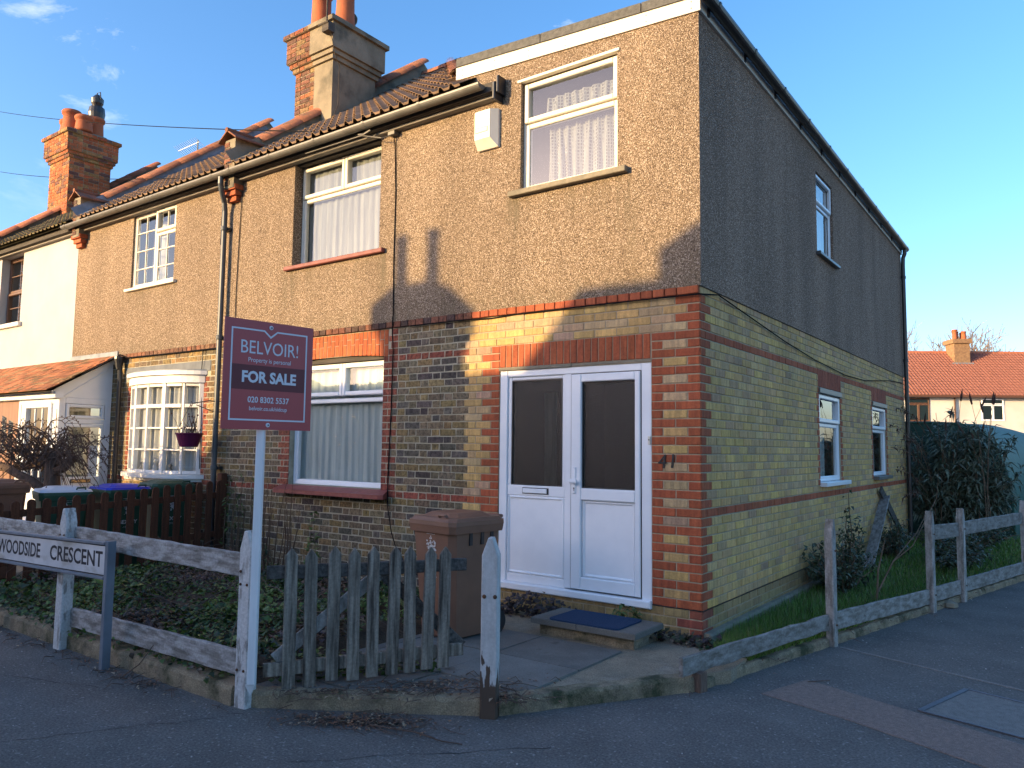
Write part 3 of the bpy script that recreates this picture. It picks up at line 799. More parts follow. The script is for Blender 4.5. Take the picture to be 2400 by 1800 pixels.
text(H41, '4', FR, -.345, 1.435, .012, .168, m_black, bold=.0, ext=.004, shear=.10, name='house_number')
text(H41, '1', FR, -.252, 1.44, .012, .168, m_black, bold=.0, ext=.004, shear=.10, name='house_number')

# ------------------------------------------------------------------ main pitched roofs
EAVE_Y, EAVE_Z, RIDGE_Y, RIDGE_Z = -.25, 5.241, 3.5, 8.02
SL = V((0, RIDGE_Y-EAVE_Y, RIDGE_Z-EAVE_Z)); SLEN = SL.length; SLU = SL.normalized(); SLN = V((1, 0, 0)).cross(SLU)
def tile_mesh(mat, w=.30, h=.37, name='roman_tile'):
    mb = MB(); n = 12; prof = []
    for i in range(n+1):
        s = i/n
        prof.append((s*w, max(0, math.sin(s*4*math.pi))**.8))
    vs = []
    for j, (y, lift, am) in enumerate(((0, .024, .032), (h, .0, .012))):
        for x, z in prof: vs.append((x, y, z*am+lift+.004))
    vs += [(x, 0, .028+z*.032-(.008 if z > .02 else .024)) for x, z in prof]
    fs = [(i, i+1, n+2+i, n+1+i) for i in range(n)]+[(2*(n+1)+i, 2*(n+1)+i+1, i+1, i) for i in range(n)]
    mb.add(vs, fs); return mesh_of(mb, mat, name)
def tiled_roof(house, x0, x1, mat, name='roof', hip=None):
    mb = MB()
    a = V((x0, EAVE_Y+.02, EAVE_Z-.02)); b = V((x1, EAVE_Y+.02, EAVE_Z-.02)); dn = SLN*-.02
    rr = V((0, RIDGE_Y-EAVE_Y-.02, RIDGE_Z-EAVE_Z))
    if hip:
        rx, h0 = hip; q = V((rx, RIDGE_Y, RIDGE_Z)); bb = V((h0, 7.4, EAVE_Z)); fr0 = V((h0, EAVE_Y+.02, EAVE_Z))
        mb.add([a, fr0, q, a+rr, a+rr+V((0, 4.3, -3.1)), bb], [(0, 1, 2, 3), (3, 2, 5, 4), (1, 5, 2)])
    else:
        mb.add([a, b, b+rr, a+rr, a+rr+V((0, 4.3, -3.1)), b+rr+V((0, 4.3, -3.1))], [(0, 1, 2, 3), (3, 2, 5, 4)])
    rf = obj(name, mb, mat, house)
    me = tile_mesh(mat); gauge = .322; nr = int(SLEN/gauge)+1; nc = int(round((x1-x0)/.2985))
    wv = (x1-x0)/nc
    for r in range(nr):
        for c in range(nc):
            p = V((x0+c*wv, EAVE_Y, EAVE_Z))+SLU*(r*gauge-.02)+SLN*(.012+random.uniform(-.003, .003))
            sl2 = (SLU+SLN*.0+V((random.uniform(-.004, .004), 0, 0))).normalized()
            Mx = Matrix(((1, sl2.x, SLN.x, p.x), (0, sl2.y, SLN.y, p.y), (0, sl2.z, SLN.z, p.z), (0, 0, 0, 1)))
            if r == nr-1 and SLEN-r*gauge < .2: continue
            if hip:
                cc_ = p+SLU*.16+V((wv/2, 0, 0)); xh = hip[1]+(hip[0]-hip[1])*(cc_.y-EAVE_Y)/(RIDGE_Y-EAVE_Y)
                if cc_.x > xh+.05: continue
            inst('roof_tile', me, Mx @ Matrix.Diagonal((wv/.30, 1, 1, 1)), rf)
    # ridge tiles
    rm = MB(); n = 8; L_ = .45; vs = []
    for y in (0, L_):
        for k in range(n+1):
            an = math.pi*k/n; rad = .13 if y == 0 else .122
            vs.append((y, -math.cos(an)*rad, math.sin(an)*rad*.9-.04))
    rm.add(vs, [(k, n+1+k, n+2+k, k+1) for k in range(n)])
    me2 = mesh_of(rm, m_clay, 'ridge_tile', True)
    if hip:
        a_ = V((hip[1], EAVE_Y, EAVE_Z+.05)); b_ = V((hip[0], RIDGE_Y, RIDGE_Z+.05)); dd = (b_-a_); LH = dd.length; dd.normalize(); yy = V((0, 0, 1)).cross(dd).normalized(); zz = dd.cross(yy); s_ = .55
        while s_ < LH-.2:
            p = a_+dd*s_+zz*.05; inst('hip_tile', me2, Matrix(((dd.x, yy.x, zz.x, p.x), (dd.y, yy.y, zz.y, p.y), (dd.z, yy.z, zz.z, p.z), (0, 0, 0, 1))), rf); s_ += .40
        x1 = hip[0]
    x = x0
    while x < x1-.1:
        inst('ridge_tile', me2, Matrix.Translation((x, RIDGE_Y+.02, RIDGE_Z+.04)) @ Matrix.Rotation(random.uniform(-.01, .01), 4, 'Z'), rf); x += .445
    return rf
roof41 = tiled_roof(H41, -6.52, -2.45, m_tile, hip=(-5.85, -2.45))

# ================================================================== houses 39, 37 and 35
H39 = thing('terraced_house', (-8.9, 4.5, 0), 'mid terrace pebbledashed house with white bow window and Georgian-barred upstairs window', 'house')
H37 = thing('terraced_house', (-13.2, 4.5, 0), 'white rendered terrace house with brown sash window and mossy roof', 'house')
H35 = thing('terraced_house', (-17.6, 4.5, 0), 'far terrace house beyond the orange brick chimney stack', 'house')
X39, X37, X35 = -11.18, -15.45, -19.9
m_wbat = M('grey_weathered_batten', (.16, .15, .13), (.25, .235, .21), 8, rough=.85, stretch=(.5, 6, 6))
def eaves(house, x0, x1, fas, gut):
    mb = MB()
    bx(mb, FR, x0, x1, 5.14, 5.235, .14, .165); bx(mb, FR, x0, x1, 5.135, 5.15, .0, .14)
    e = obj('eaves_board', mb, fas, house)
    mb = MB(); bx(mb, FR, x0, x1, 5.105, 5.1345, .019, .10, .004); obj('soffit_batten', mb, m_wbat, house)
    if gut:
        mb = MB(); halfround(mb, (x0, -.425, 5.135), (x1, -.425, 5.135), .058, (0, -1, 0)); g_ = obj('gutter', mb, gut, house)
        x = x0+.25
        while x < x1:
            mb = MB(); halfround(mb, (x, -.425, 5.139), (x+.04, -.425, 5.139), .064, (0, -1, 0), .012); obj('gutter_clip', mb, gut, g_); x += .92
        for xe in (x0, x1-.006):
            mb = MB(); prism(mb, [(xe, -.425+math.cos(math.pi*k/8)*.058, 5.135-math.sin(math.pi*k/8)*.058) for k in range(9)], (.006, 0, 0)); obj('gutter_end', mb, gut, g_)
    return e
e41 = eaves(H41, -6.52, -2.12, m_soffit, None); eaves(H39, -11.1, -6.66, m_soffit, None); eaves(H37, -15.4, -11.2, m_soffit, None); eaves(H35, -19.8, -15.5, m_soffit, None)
for h, x0, x1 in ((H41, -6.60, -2.20), (H39, -11.3, -6.604)):
    mb = MB(); halfround(mb, (x0, -.235, 5.205), (x1, -.235, 5.205), .058, (0, -1, 0)); g_ = obj('gutter', mb, m_grey, h)
    x = x0+.12
    while x < x1-.05:
        mb = MB(); halfround(mb, (x, -.235, 5.209), (x+.035, -.235, 5.209), .0635, (0, -1, 0), .012); obj('gutter_clip', mb, m_grey, g_); x += .86
    for xe in (x0, x1-.005):
        mb = MB(); prism(mb, [(xe, -.235+math.cos(math.pi*k/8)*.058, 5.205-math.sin(math.pi*k/8)*.058) for k in range(9)], (.005, 0, 0)); obj('gutter_end', mb, m_grey, g_)
# blunt dark end of the boxed eaves of 41
mb = MB(); bx(mb, FR, -2.12, -2.085, 5.05, 5.235, .02, .17, .01); bx(mb, FR, -2.085, -2.055, 5.12, 5.30, .018, .15, .01); obj('eaves_end', mb, m_black, H41)
# downpipe between 41 and 39
mb = MB(); tube(mb, [(-6.70, -.235, 5.15), (-6.70, -.235, 5.06), (-6.72, -.20, 4.97), (-6.77, -.12, 4.84), (-6.785, -.095, 4.72), (-6.785, -.095, -.05)], .036, 12)
dp = obj('downpipe', mb, m_pipe, H39)
for z in (4.45, 2.95, 1.2):
    mb = MB(); lathe(mb, [(.043, 0), (.046, .01), (.046, .05), (.043, .06)], (-6.785, -.095, z), 14); obj('pipe_collar', mb, m_pipe, dp)
    mb = MB(); bx(mb, FR, -6.85, -6.72, z+.01, z+.045, .005, .07); obj('pipe_bracket', mb, m_black, dp)

# ------------------------------------------------------------------ party-wall parapets
def coping_mesh(mat):
    mb = MB(); Lc = .44; w = .19; h = .10; vs = []
    n = 8
    for y in (0, Lc):
        rr_ = 1.0 if y == 0 else .95
        for k in range(n+1):
            an = math.pi*k/n
            vs.append((-math.cos(an)*w*rr_, y, math.sin(an)*h*rr_))
    for y in (0,):
        for k in range(n+1):
            an = math.pi*k/n; vs.append((-math.cos(an)*w*.86, y, math.sin(an)*h*.8))
    mb.add(vs, [(k+1, n+1+k+1, n+1+k, k) for k in range(n)]+[(k, 2*(n+1)+k, 2*(n+1)+k+1, k+1) for k in range(n)])
    return mesh_of(mb, mat, 'coping', True)
me_cop = coping_mesh(m_clay)
m_copo = M('orange_coping', (.30, .105, .055), (.38, .14, .075), 7, rough=.85, bump=.3, rnd=.2); me_copo = coping_mesh(m_copo)
def parapet(house, xc, orange=False, brk=True):
    mb = MB(); t = .115; top = .26
    P = [(-.165, 5.0), (-.165, 5.68), (.16, 5.68), (RIDGE_Y, RIDGE_Z+top), (RIDGE_Y, RIDGE_Z-.3), (0, 4.95)]
    prism(mb, [(xc-t, y, z) for y, z in P], (2*t, 0, 0))
    prism(mb, [(xc-t, RIDGE_Y+.001, RIDGE_Z+top), (xc-t, RIDGE_Y+4.3, RIDGE_Z-2.9), (xc-t, RIDGE_Y+4.3, RIDGE_Z-3.4), (xc-t, RIDGE_Y+.001, RIDGE_Z-.3)], (2*t, 0, 0))
    pw = obj('parapet', mb, m_cement, house)
    me = me_copo if orange else me_cop
    d = V((0, RIDGE_Y-.16, RIDGE_Z+top-5.68)); Ln = d.length; d.normalize(); nn = V((1, 0, 0)).cross(d)
    s = .12
    while s < Ln-.1:
        p = V((xc, .16, 5.66))+d*s+nn*(.018+random.uniform(-.006, .006))
        Mx = Matrix(((1, d.x, nn.x, p.x), (0, d.y, nn.y, p.y), (0, d.z, nn.z, p.z), (0, 0, 0, 1)))
        inst('coping_tile', me, Mx @ Matrix.Rotation(random.uniform(-.03, .03), 4, 'Z'), pw); s += .42
    # the level cap over the front pier: two lean-to tiles and a round cap
    mb = MB()
    for sg in (-1, 1):
        prism(mb, [(xc, -.225, 5.80), (xc+sg*.20, -.225, 5.665), (xc+sg*.20, -.225, 5.645), (xc, -.225, 5.775)], (0, .555, .02))
    tube(mb, [(xc, -.235, 5.795), (xc, .40, 5.815)], .035, 10)
    obj('pier_cap', mb, m_clay, pw)
    # brick face and oversailing red corbel
    for k in range(8):
        m = MB(); bx(m, FR, xc-t-.004, xc+(-.01 if k % 2 else .02), 5.04+k*.077, 5.04+k*.077+.065, .10, .173, .003, col=c_band()); obj('pier_brick', m, m_stock, pw)
    for k, (d0, wd) in enumerate(((.09, .10), (.125, .13), (.155, .16))):
        m = MB(); bx(m, FR, xc-wd-.03, xc+wd-.03, 4.84+k*.072, 4.84+k*.072+.065, -.01, d0, .004, col=jit((.38, .11, .05), .1)); obj('corbel_brick', m, m_red, pw)
    return pw
par41 = parapet(H39, -6.62); par39 = parapet(H37, -11.0); par37 = parapet(H35, -15.42, True)
roof39 = tiled_roof(H39, -10.88, -6.74, m_tile)
roof37 = tiled_roof(H37, -15.30, -11.12, m_oldtile)
# lead flashing where tiles meet the parapet of 37 and 41
def flashing(parent, x, side, mat):
    mb = MB()
    for i in range(11):
        a = V((x, EAVE_Y+.05, EAVE_Z+.04))+SLU*(i*.42); b = a+SLU*.43
        o = V((side*.17, 0, 0))
        mb.add([a+SLN*.20, b+SLN*.19, b+SLN*.055+o*.2, a+SLN*.06+o*.2], [(0, 1, 2, 3) if side > 0 else (3, 2, 1, 0)])
        mb.add([a+SLN*.06+o*.2, b+SLN*.055+o*.2, b+SLN*.045+o, a+SLN*.05+o], [(0, 1, 2, 3) if side > 0 else (3, 2, 1, 0)])
    return obj('lead_flashing', mb, mat, parent)
flashing(H39, -10.882, 1, m_lead); flashing(H41, -6.502, 1, m_cement)
# 35: roof and wall, hardly in view
mb = MB(); panel(mb, FR, X35, X37-.005, -.2, 5.1, [], .012, .1); obj('front_wall', mb, m_render, H35)
roof35 = MB(); a = V((X35, EAVE_Y, EAVE_Z)); b = V((-15.55, EAVE_Y, EAVE_Z))
roof35.add([a, b, b+SL, a+SL, a+SL+V((0, 4.3, -3.1)), b+SL+V((0, 4.3, -3.1))], [(0, 1, 2, 3), (3, 2, 5, 4)]); obj('roof', roof35, m_oldtile, H35)

# ------------------------------------------------------------------ chimneys
def pot(parent, x, y, z, r, h, mat=None, cap=None, lean=0):
    mb = MB(); lathe(mb, [(r*1.05, 0), (r*1.0, .05), (r*.92, h*.6), (r*.90, h-.10), (r*1.06, h-.085), (r*1.10, h-.03), (r*1.0, h), (r*.8, h), (r*.78, h-.2)], (x, y, z), 20)
    p = obj('chimney_pot', mb, mat or m_pot, parent, smooth=True)
    if cap == 'hood':
        mb = MB(); lathe(mb, [(r*1.35, h+.02), (r*1.5, h+.03), (r*1.1, h+.10), (r*.3, h+.13)], (x, y, z), 18)
        for k in range(3):
            an = k*2.1; tube(mb, [(x+math.cos(an)*r, y+math.sin(an)*r, z+h-.06), (x+math.cos(an)*r*1.2, y+math.sin(an)*r*1.2, z+h+.03)], .012, 6)
        obj('pot_hood', mb, m_soffit, p)
    if cap == 'cowl':
        mb = MB(); lathe(mb, [(r*.95, h), (r*1.05, h+.12), (r*.95, h+.25), (r*.6, h+.3), (r*.75, h+.36), (r*.8, h+.46), (r*.3, h+.56)], (x, y, z), 16)
        tube(mb, [(x-.1, y, z+h+.35), (x-.02, y, z+h+.62), (x+.12, y, z+h+.60), (x+.16, y, z+h+.42)], .012, 6)
        obj('pot_cowl', mb, m_black, p)
    if cap == 'disc':
        mb = MB(); lathe(mb, [(r*1.3, h+.0), (r*1.7, h+.05), (r*1.55, h+.075), (r*.4, h+.11)], (x, y, z), 18); obj('pot_hood', mb, m_soffit, p)
    return p
def stack(house, x0, x1, y0, y1, z0, zt, half, colf, bmat, quoin=None):
    """chimney; bricks on the visible faces, cement render right of x=half on front and flank when half is given"""
    steps = [(0, z0, zt-.60), (.035, zt-.60, zt-.53), (.07, zt-.53, zt-.46), (.105, zt-.46, zt-.075), (.15, zt-.075, zt)]
    if half is not None:
        mb = MB()
        for o, a, b in steps: box(mb, half, x1+o, y0-o, y1+o, a, b-.0005, .006)
        ch = obj('chimney', mb, m_cement, house)
        mb = MB()
        for o, a, b in steps: box(mb, x0-o, half-.0005, y0-o+.012, y1+o, a, b-.0005)
        obj('brick_core', mb, m_mort2, ch)
    else:
        mb = MB()
        for o, a, b in steps: box(mb, x0-o+.008, x1+o-.008, y0-o+.008, y1+o, a, b-.0005)
        ch = obj('chimney', mb, m_mort2, house)
    Wc = Wall()
    FX = half if half is not None else x1
    z = z0; k = 0
    frames = {}
    for o, a, b in steps:
        Ff = Fr((0, y0-o+.008+(.004 if half is not None else 0), 0), (1, 0, 0), (0, 0, 1)); Fs = Fr((x1+o-.008, 0, 0), (0, 1, 0), (0, 0, 1))
        nz_ = max(1, int(round((b-a)/.0755))); hh = (b-a)/nz_
        for i in range(nz_):
            zz = a+i*hh; od = k % 2; k += 1
            cf = colf
            xe = FX+(o if half is None else 0)
            Wc.lay(Ff, xe-(.0 if od else .0), x0-o, zz+.004, zz+hh-.005, [.215, .11] if od else [.11, .215], cf, 's', .010, .003)
            if half is None: Wc.lay(Fs, y0-o+.0, y1+o, zz+.004, zz+hh-.005, [.11, .215] if od else [.215, .11], cf, 's', .010, .003)
        frames[id(Ff)] = ch; frames[id(Fs)] = ch
        Wc.keep = getattr(Wc, 'keep', [])+[Ff, Fs]
    Wc.emit(frames, 90, {'s': bmat}, 'chimney_brick')
    mb = MB(); box(mb, x0-.1, x1+.1, y0-.1, y1+.1, zt, zt+.03, .025); box(mb, x0+.02, x1-.02, y0+.05, y1-.05, zt+.03, zt+.11, .06); obj('flaunching', mb, m_cement, ch)
    return ch
def c_chim2(): return jit(random.choice([(.17, .085, .06), (.21, .10, .06), (.13, .075, .06), (.30, .11, .055), (.22, .14, .07)]), .2)
def c_chim1(): return jit(random.choice([(.40, .125, .05), (.36, .11, .05), (.42, .15, .06), (.16, .08, .06), (.32, .19, .08)]), .18)
ch2 = stack(H39, -7.09, -6.22, 1.22, 2.08, 5.9, 7.90, -6.64, c_chim2, m_stock)
pot(ch2, -6.96, 1.58, 7.97, .165, .82); pot(ch2, -6.66, 1.85, 7.97, .15, .45, m_soffit, None); pot(ch2, -6.36, 1.55, 7.97, .15, .62, None, 'disc')
ch1 = stack(H37, -15.92, -14.98, 1.36, 2.25, 5.9, 8.36, None, c_chim1, m_red)
pot(ch1, -15.78, 1.62, 8.43, .16, .42); pot(ch1, -15.50, 1.58, 8.43, .19, .56); pot(ch1, -15.30, 2.02, 8.43, .17, .50, m_pot, 'cowl'); pot(ch1, -15.07, 1.66, 8.43, .18, .36)
# aerial mast and cable on the near chimney
mb = MB(); tube(mb, [(-6.12, 1.0, 7.62), (-6.115, .99, 9.0)], .014, 8); tube(mb, [(-6.27, .98, 7.72), (-6.06, .98, 7.72)], .016, 6); bx(mb, FR, -6.20, -6.06, 7.60, 7.74, -1.10, -.98)
am = obj('aerial_mast', mb, m_soffit, ch2)
mb = MB(); tube(mb, [(-6.10, 1.05, 7.65), (-6.09, 1.15, 7.3), (-6.16, 1.3, 7.2), (-6.17, 1.3, 6.6), (-6.2, 1.22, 6.35)], .006, 5); obj('aerial_cable', mb, m_soffit, ch2)
# small yagi aerial beyond the ridge of 37
t = thing('tv_aerial', (-14.9, 4.3, 8.1), 'small silver rooftop TV aerial beyond the terrace ridge', 'aerial')
mb = MB(); tube(mb, [(-14.9, 4.3, 7.4), (-14.9, 4.3, 9.12)], .016, 6); obj('mast', mb, m_grey, t)
mb = MB(); A0, A1 = V((-14.75, 4.25, 9.02)), V((-15.95, 4.4, 9.10)); tube(mb, [A0, A1], .010, 6)
for i in range(13):
    c = A0.lerp(A1, i/12); tube(mb, [c+V((0, -.13, .07)), c+V((0, .13, -.07))], .005, 5)
obj('yagi', mb, m_upvc, t)

# ------------------------------------------------------------------ 39: walls, windows
mb = MB(); panel(mb, FR, X39, XL-.003, -.2, ZP, [(-9.1, -7.28, 1.08, 2.62), (-10.9, -10.0, -.2, 2.2)], 0, .2); wf39 = obj('front_wall', mb, m_mort2, H39)
W9 = Wall()
for k in range(1, 39):
    z1 = zc(k); z0 = z1-.065; od = k % 2 == 1; pat = [.225, .1125] if od else [.1125, .225]
    cs = c_red_old if k in (25,) else (lambda: jit(random.choice([(.27, .185, .085), (.22, .16, .085), (.30, .20, .09), (.16, .125, .085)]), .18))
    segs = [(XL-.006, X39)]
    if 3 <= k <= 5: segs = [(XL-.006, -7.09), (-9.40, X39)]
    if 5 < k <= 24:
        rd = -7.17 if od else -7.12
        W9.one(FR, -7.285, rd-.0, z0, z1, c_red_old(), 's', .004); W9.one(FR, -9.095, -9.30, z0, z1, c_red_old(), 's', .004)
        segs = [(XL-.006, rd+.01), (-9.31, X39)]
    for a, b in segs:
        if b <= -9.9 and k > 10: b = max(b, -9.98)
        W9.lay(FR, a, b, z0, z1, pat, cs, 's', .004, .004)
u = XL-.004
while u > X39+.02:
    n = max(u-.1125, X39); W9.one(FR, u, n+.009, zc(0)-.065, zc(0), jit(random.choice([(.26, .12, .07), (.22, .13, .08), (.17, .09, .06)]), .15), 's', .032); u = n
W9.emit({id(FR): wf39}, 160, {'s': m_stock})
mb = MB(); panel(mb, FR, X39, XL-.003, ZP, 5.2, [(-9.37, -8.15, 3.95, 5.12)], .018, .12); obj('upper_front_wall', mb, m_peb, H39)
mb = MB(); bx(mb, FR, -9.39, -7.10, 2.555, 2.70, -.02, .008, .003); obj('concrete_lintel', mb, M('grey_lintel', (.16, .175, .19), (.115, .125, .135), 5, rough=.8, bump=.2), H39)
bars = []
for (a, b, c, e, nu, nw) in ((-9.36, -8.735, 3.96, 5.11, 2, 4), (-8.73, -8.16, 4.76, 5.11, 2, 1), (-8.73, -8.16, 3.96, 4.755, 2, 3)):
    for i in range(1, nu): x = a+(b-a)*i/nu; bars.append((x-.009, x+.009, c+.05, e-.05))
    for j in range(1, nw): z = c+(e-c)*j/nw; bars.append((a+.05, b-.05, z-.0085, z+.0085))
w = window(H39, FR, -9.37, -8.15, 3.95, 5.12, .012, m_upvcy, [(-9.36, -8.735, 3.96, 5.11, False), (-8.73, -8.16, 4.76, 5.11, True), (-8.73, -8.16, 3.96, 4.755, False)], .05, bars=bars)
drape(w, FR, -9.3, -8.9, 4.0, 5.05, -.3, m_curt, 3, .03, seed=21); drape(w, FR, -8.62, -8.45, 4.0, 5.05, -.3, m_curt, 2, .03, seed=22)
mb = MB(); bx(mb, FR, -9.48, -8.06, 3.905, 3.948, -.02, .07, .006); obj('sill', mb, m_upvcy, w)
mb = MB(); tube(mb, [FR.p(-6.50, 5.0, .03), FR.p(-6.53, 4.4, .028), FR.p(-6.55, 3.7, .028), FR.p(-6.545, 2.95, .03)], .006, 5); tube(mb, [FR.p(-6.95, 5.0, .03), FR.p(-6.965, 4.3, .028)], .005, 5); obj('wall_cable', mb, m_soffit, H39)

# bow window of 39
def bowpt(t, hw=.91, pr=.27, cx=-8.19, th=1.2, y0=-.012):
    a = (t*2-1)*th
    return V((cx+hw*math.sin(a)/math.sin(th), y0-(math.cos(a)-math.cos(th))/(1-math.cos(th))*pr, 0))
NB = 6
mb = MB(); panes = []; zr = [1.14, 1.455, 1.76, 2.06, 2.37]
for i in range(NB):
    p, q = bowpt(i/NB), bowpt((i+1)/NB); F = Fr(p, q-p, (0, 0, 1)); Lq = (q-p).length
    bx(mb, F, .03, Lq-.03, 1.12, 1.165, -.04, .012, .005); bx(mb, F, .03, Lq-.03, 2.345, 2.39, -.04, .012, .005)
    bx(mb, F, .03, Lq-.03, 2.045, 2.095, -.04, .018, .006)
    for z in (1.455, 1.76): bx(mb, F, .03, Lq-.03, z-.011, z+.011, -.03, .006, .004)
    for j in range(4):
        c, e = (zr[j]+.012, zr[j+1]-.012); panes.append((F, .028, Lq-.028, c, e))
for i in range(NB+1):
    p = bowpt(i/NB); t = (bowpt(min(1, i/NB+.01))-bowpt(max(0, i/NB-.01))); F = Fr(p, t, (0, 0, 1)); hw = .034 if i % 2 == 0 else .020
    bx(mb, F, -hw, hw, 1.12, 2.39, -.045, .02 if i % 2 == 0 else .012, .006)
bow = obj('bow_window', mb, m_paintw, H39)
for F, a, b, c, e in panes:
    m = MB(); m.add([F.p(a, c, -.012), F.p(b, c, -.012), F.p(b, e, -.012), F.p(a, e, -.012)], [(0, 1, 2, 3)]); obj('pane', m, m_glass, bow)
def bowslab(z0, z1, grow, proj, name, mat, step=None):
    mb = MB(); N = 20; top = []; 
    for i in range(N+1): top.append(bowpt(i/N, .91+grow, .27+proj))
    P = top+[V((top[-1].x, .0, 0)), V((top[0].x, .0, 0))]
    prism(mb, [p+V((0, 0, z0)) for p in P], (0, 0, z1-z0)); return obj(name, mb, mat, bow)
bowslab(2.392, 2.50, .06, .05, 'cornice', m_paintw); bowslab(2.501, 2.555, .10, .10, 'cornice_moulding', m_paintw); bowslab(2.556, 2.575, .08, .07, 'cornice_flashing', m_lead)
bowslab(1.06, 1.118, .13, .11, 'sill', m_paintw); bowslab(1.02, 1.059, .08, .05, 'sill_moulding', m_paintw)
mb = MB(); vs = []; n = 150; rr = random.Random(31)
for j in range(5):
    for i in range(n+1):
        p = bowpt(.02+.96*i/n, .87, .225, y0=.03); w_ = .016*math.sin(i*.9)+.01*math.sin(i*.37+j*.3); vs.append(p+V((0, w_, 1.15+1.21*j/4)))
mb.add(vs, [(j*(n+1)+i, j*(n+1)+i+1, (j+1)*(n+1)+i+1, (j+1)*(n+1)+i) for j in range(4) for i in range(n)]); obj('curtain', mb, m_curt, bow, smooth=True)
room(bow, FR, -9.05, -7.33, 1.1, 2.4, -.12, -1.7, m_room)
# small things on the bow's window board
for x, y, h, r in ((-8.42, -.2, .16, .03), (-8.02, -.22, .2, .035), (-7.7, -.18, .14, .03)):
    mb = MB(); lathe(mb, [(r, 0), (r*1.2, h*.3), (r*.5, h*.6), (r*.9, h*.85), (r*.3, h)], (x, y, 1.12), 12); obj('ornament', mb, m_curt if h > .18 else m_grey, bow)

# ------------------------------------------------------------------ 37: white render, brown sash
mb = MB(); panel(mb, FR, X37, X39-.003, ZP, 5.2, [(-14.35, -13.36, 3.78, 5.12)], .022, .2); obj('upper_front_wall', mb, m_render, H37)
mb = MB(); panel(mb, FR, X37, X39-.003, -.2, ZP-.08, [], .012, .1); wf37 = obj('front_wall', mb, m_render, H37)
u = X39-.004
while u > X37+.02:
    n = max(u-.1125, X37); m = MB(); brick(m, FR, u, n+.009, zc(0)-.065, zc(0), -.004, .03, jit((.24, .10, .065), .25)); obj('band_brick', m, m_stock, wf37); u = n
m_brown = M('brown_stained_timber', (.085, .04, .022), (.13, .06, .032), 8, rough=.5, spec=.4, stretch=(4, 4, .5))
bars = [(-13.87, -13.85, 3.85, 4.40), (-13.87, -13.85, 4.47, 5.05)]+[(-14.28, -13.44, z-.01, z+.01) for z in (4.13, 4.76)]
w = window(H37, FR, -14.35, -13.37, 3.79, 5.10, .12, m_brown, [(-14.34, -13.38, 4.43, 5.09, False), (-14.34, -13.38, 3.80, 4.43, True)], .05, bars=bars)
drape(w, FR, -14.3, -13.42, 3.85, 5.05, -.35, m_net, 7, .02, seed=41)
mb = MB(); bx(mb, FR, -14.42, -13.28, 3.70, 3.775, -.02, .09, .008); obj('sill', mb, m_paintw, w)

# ------------------------------------------------------------------ porch shared by 39 and 37
PO = thing('entrance_porch', (-11.7, -.4, 0), 'white glazed lean-to porch with orange clay tiled roof and brown left half', 'porch')
PX0, PX1, PY = -14.0, -9.80, -.78
PS = Fr((PX1, PY, 0), (0, 1, 0), (0, 0, 1)); PF = Fr((0, PY, 0), (1, 0, 0), (0, 0, 1)); PD = -PY-.006
mb = MB()
ring(mb, PS, 0, PD, 0, 2.22, .09, -.06, .006); bx(mb, PS, .09, PD-.09, 1.83, 1.90, -.06, .004, .006); bx(mb, PS, .09, PD-.09, .78, .86, -.06, .004)
prism(mb, [PS.p(0, 2.222, -.05), PS.p(PD, 2.222, -.05), PS.p(PD, 2.86, -.05), PS.p(0, 2.34, -.05)], (.05, 0, 0))
rbox(mb, PS.p(-.10, 2.26, .012), PS.p(PD, 2.85, .012), .10, .03); rbox(mb, PS.p(.0, 2.19, .006), PS.p(PD*.92, 2.70, .006), .012, .03)
sidep = obj('porch_side', mb, m_upvc, PO)
mb = MB(); ring(mb, PS, .10, PD-.10, 1.905, 2.125, .05, -.05, .014, .01); fl = obj('fanlight', mb, m_upvc, sidep)
mb = MB(); mb.add([PS.p(.14, 1.95, -.02), PS.p(PD-.14, 1.95, -.02), PS.p(PD-.14, 2.08, -.02), PS.p(.14, 2.08, -.02)], [(0, 1, 2, 3)]); obj('pane', mb, m_glass, sidep)
mb = MB(); ring(mb, PS, .095, PD-.095, .865, 1.825, .05, -.05, .010, .008); dl = obj('porch_door', mb, m_upvc, sidep)
mb = MB(); mb.add([PS.p(.14, 1.02, -.02), PS.p(PD-.14, 1.02, -.02), PS.p(PD-.14, 1.78, -.02), PS.p(.14, 1.78, -.02)], [(0, 1, 2, 3)]); obj('pane', mb, m_glass, sidep)
mb = MB(); bx(mb, PS, .14, PD-.14, .90, 1.02, -.05, .004, .004); bx(mb, PS, .08, PD-.08, 0, .78, -.05, -.004); obj('kick_panel', mb, m_upvc, sidep)
mb = MB(); bx(mb, PS, .22, .52, .925, .985, .004, .012, .004); lb = obj('letterbox', mb, m_black, sidep)
mb = MB(); bx(mb, PS, .235, .505, .935, .975, .012, .018, .003); obj('flap', mb, M('brass_flap', (.55, .42, .22), (.45, .33, .17), 5, rough=.3, metal=.7), lb)
mb = MB()
ring(mb, PF, -11.19, PX1-.001, 0, 2.20, .075, -.05, .004)
ring(mb, PF, -10.98, -10.02, .05, 2.16, .09, -.05, .02, .008)
bx(mb, PF, -11.115, -10.98, .075, 2.125, -.05, -.01); bx(mb, PF, -10.02, -9.875, .075, 2.125, -.05, -.01)
for x in (-10.63, -10.38): bx(mb, PF, x-.012, x+.012, 1.0, 2.06, -.035, -.01)
bx(mb, PF, -10.89, -10.11, .14, .9, -.05, -.008)
frontp = obj('porch_front', mb, m_upvc, PO)
mb = MB(); mb.add([PF.p(-10.89, .9, -.022), PF.p(-10.11, .9, -.022), PF.p(-10.11, 2.07, -.022), PF.p(-10.89, 2.07, -.022)], [(0, 1, 2, 3)]); obj('pane', mb, m_glass, frontp)
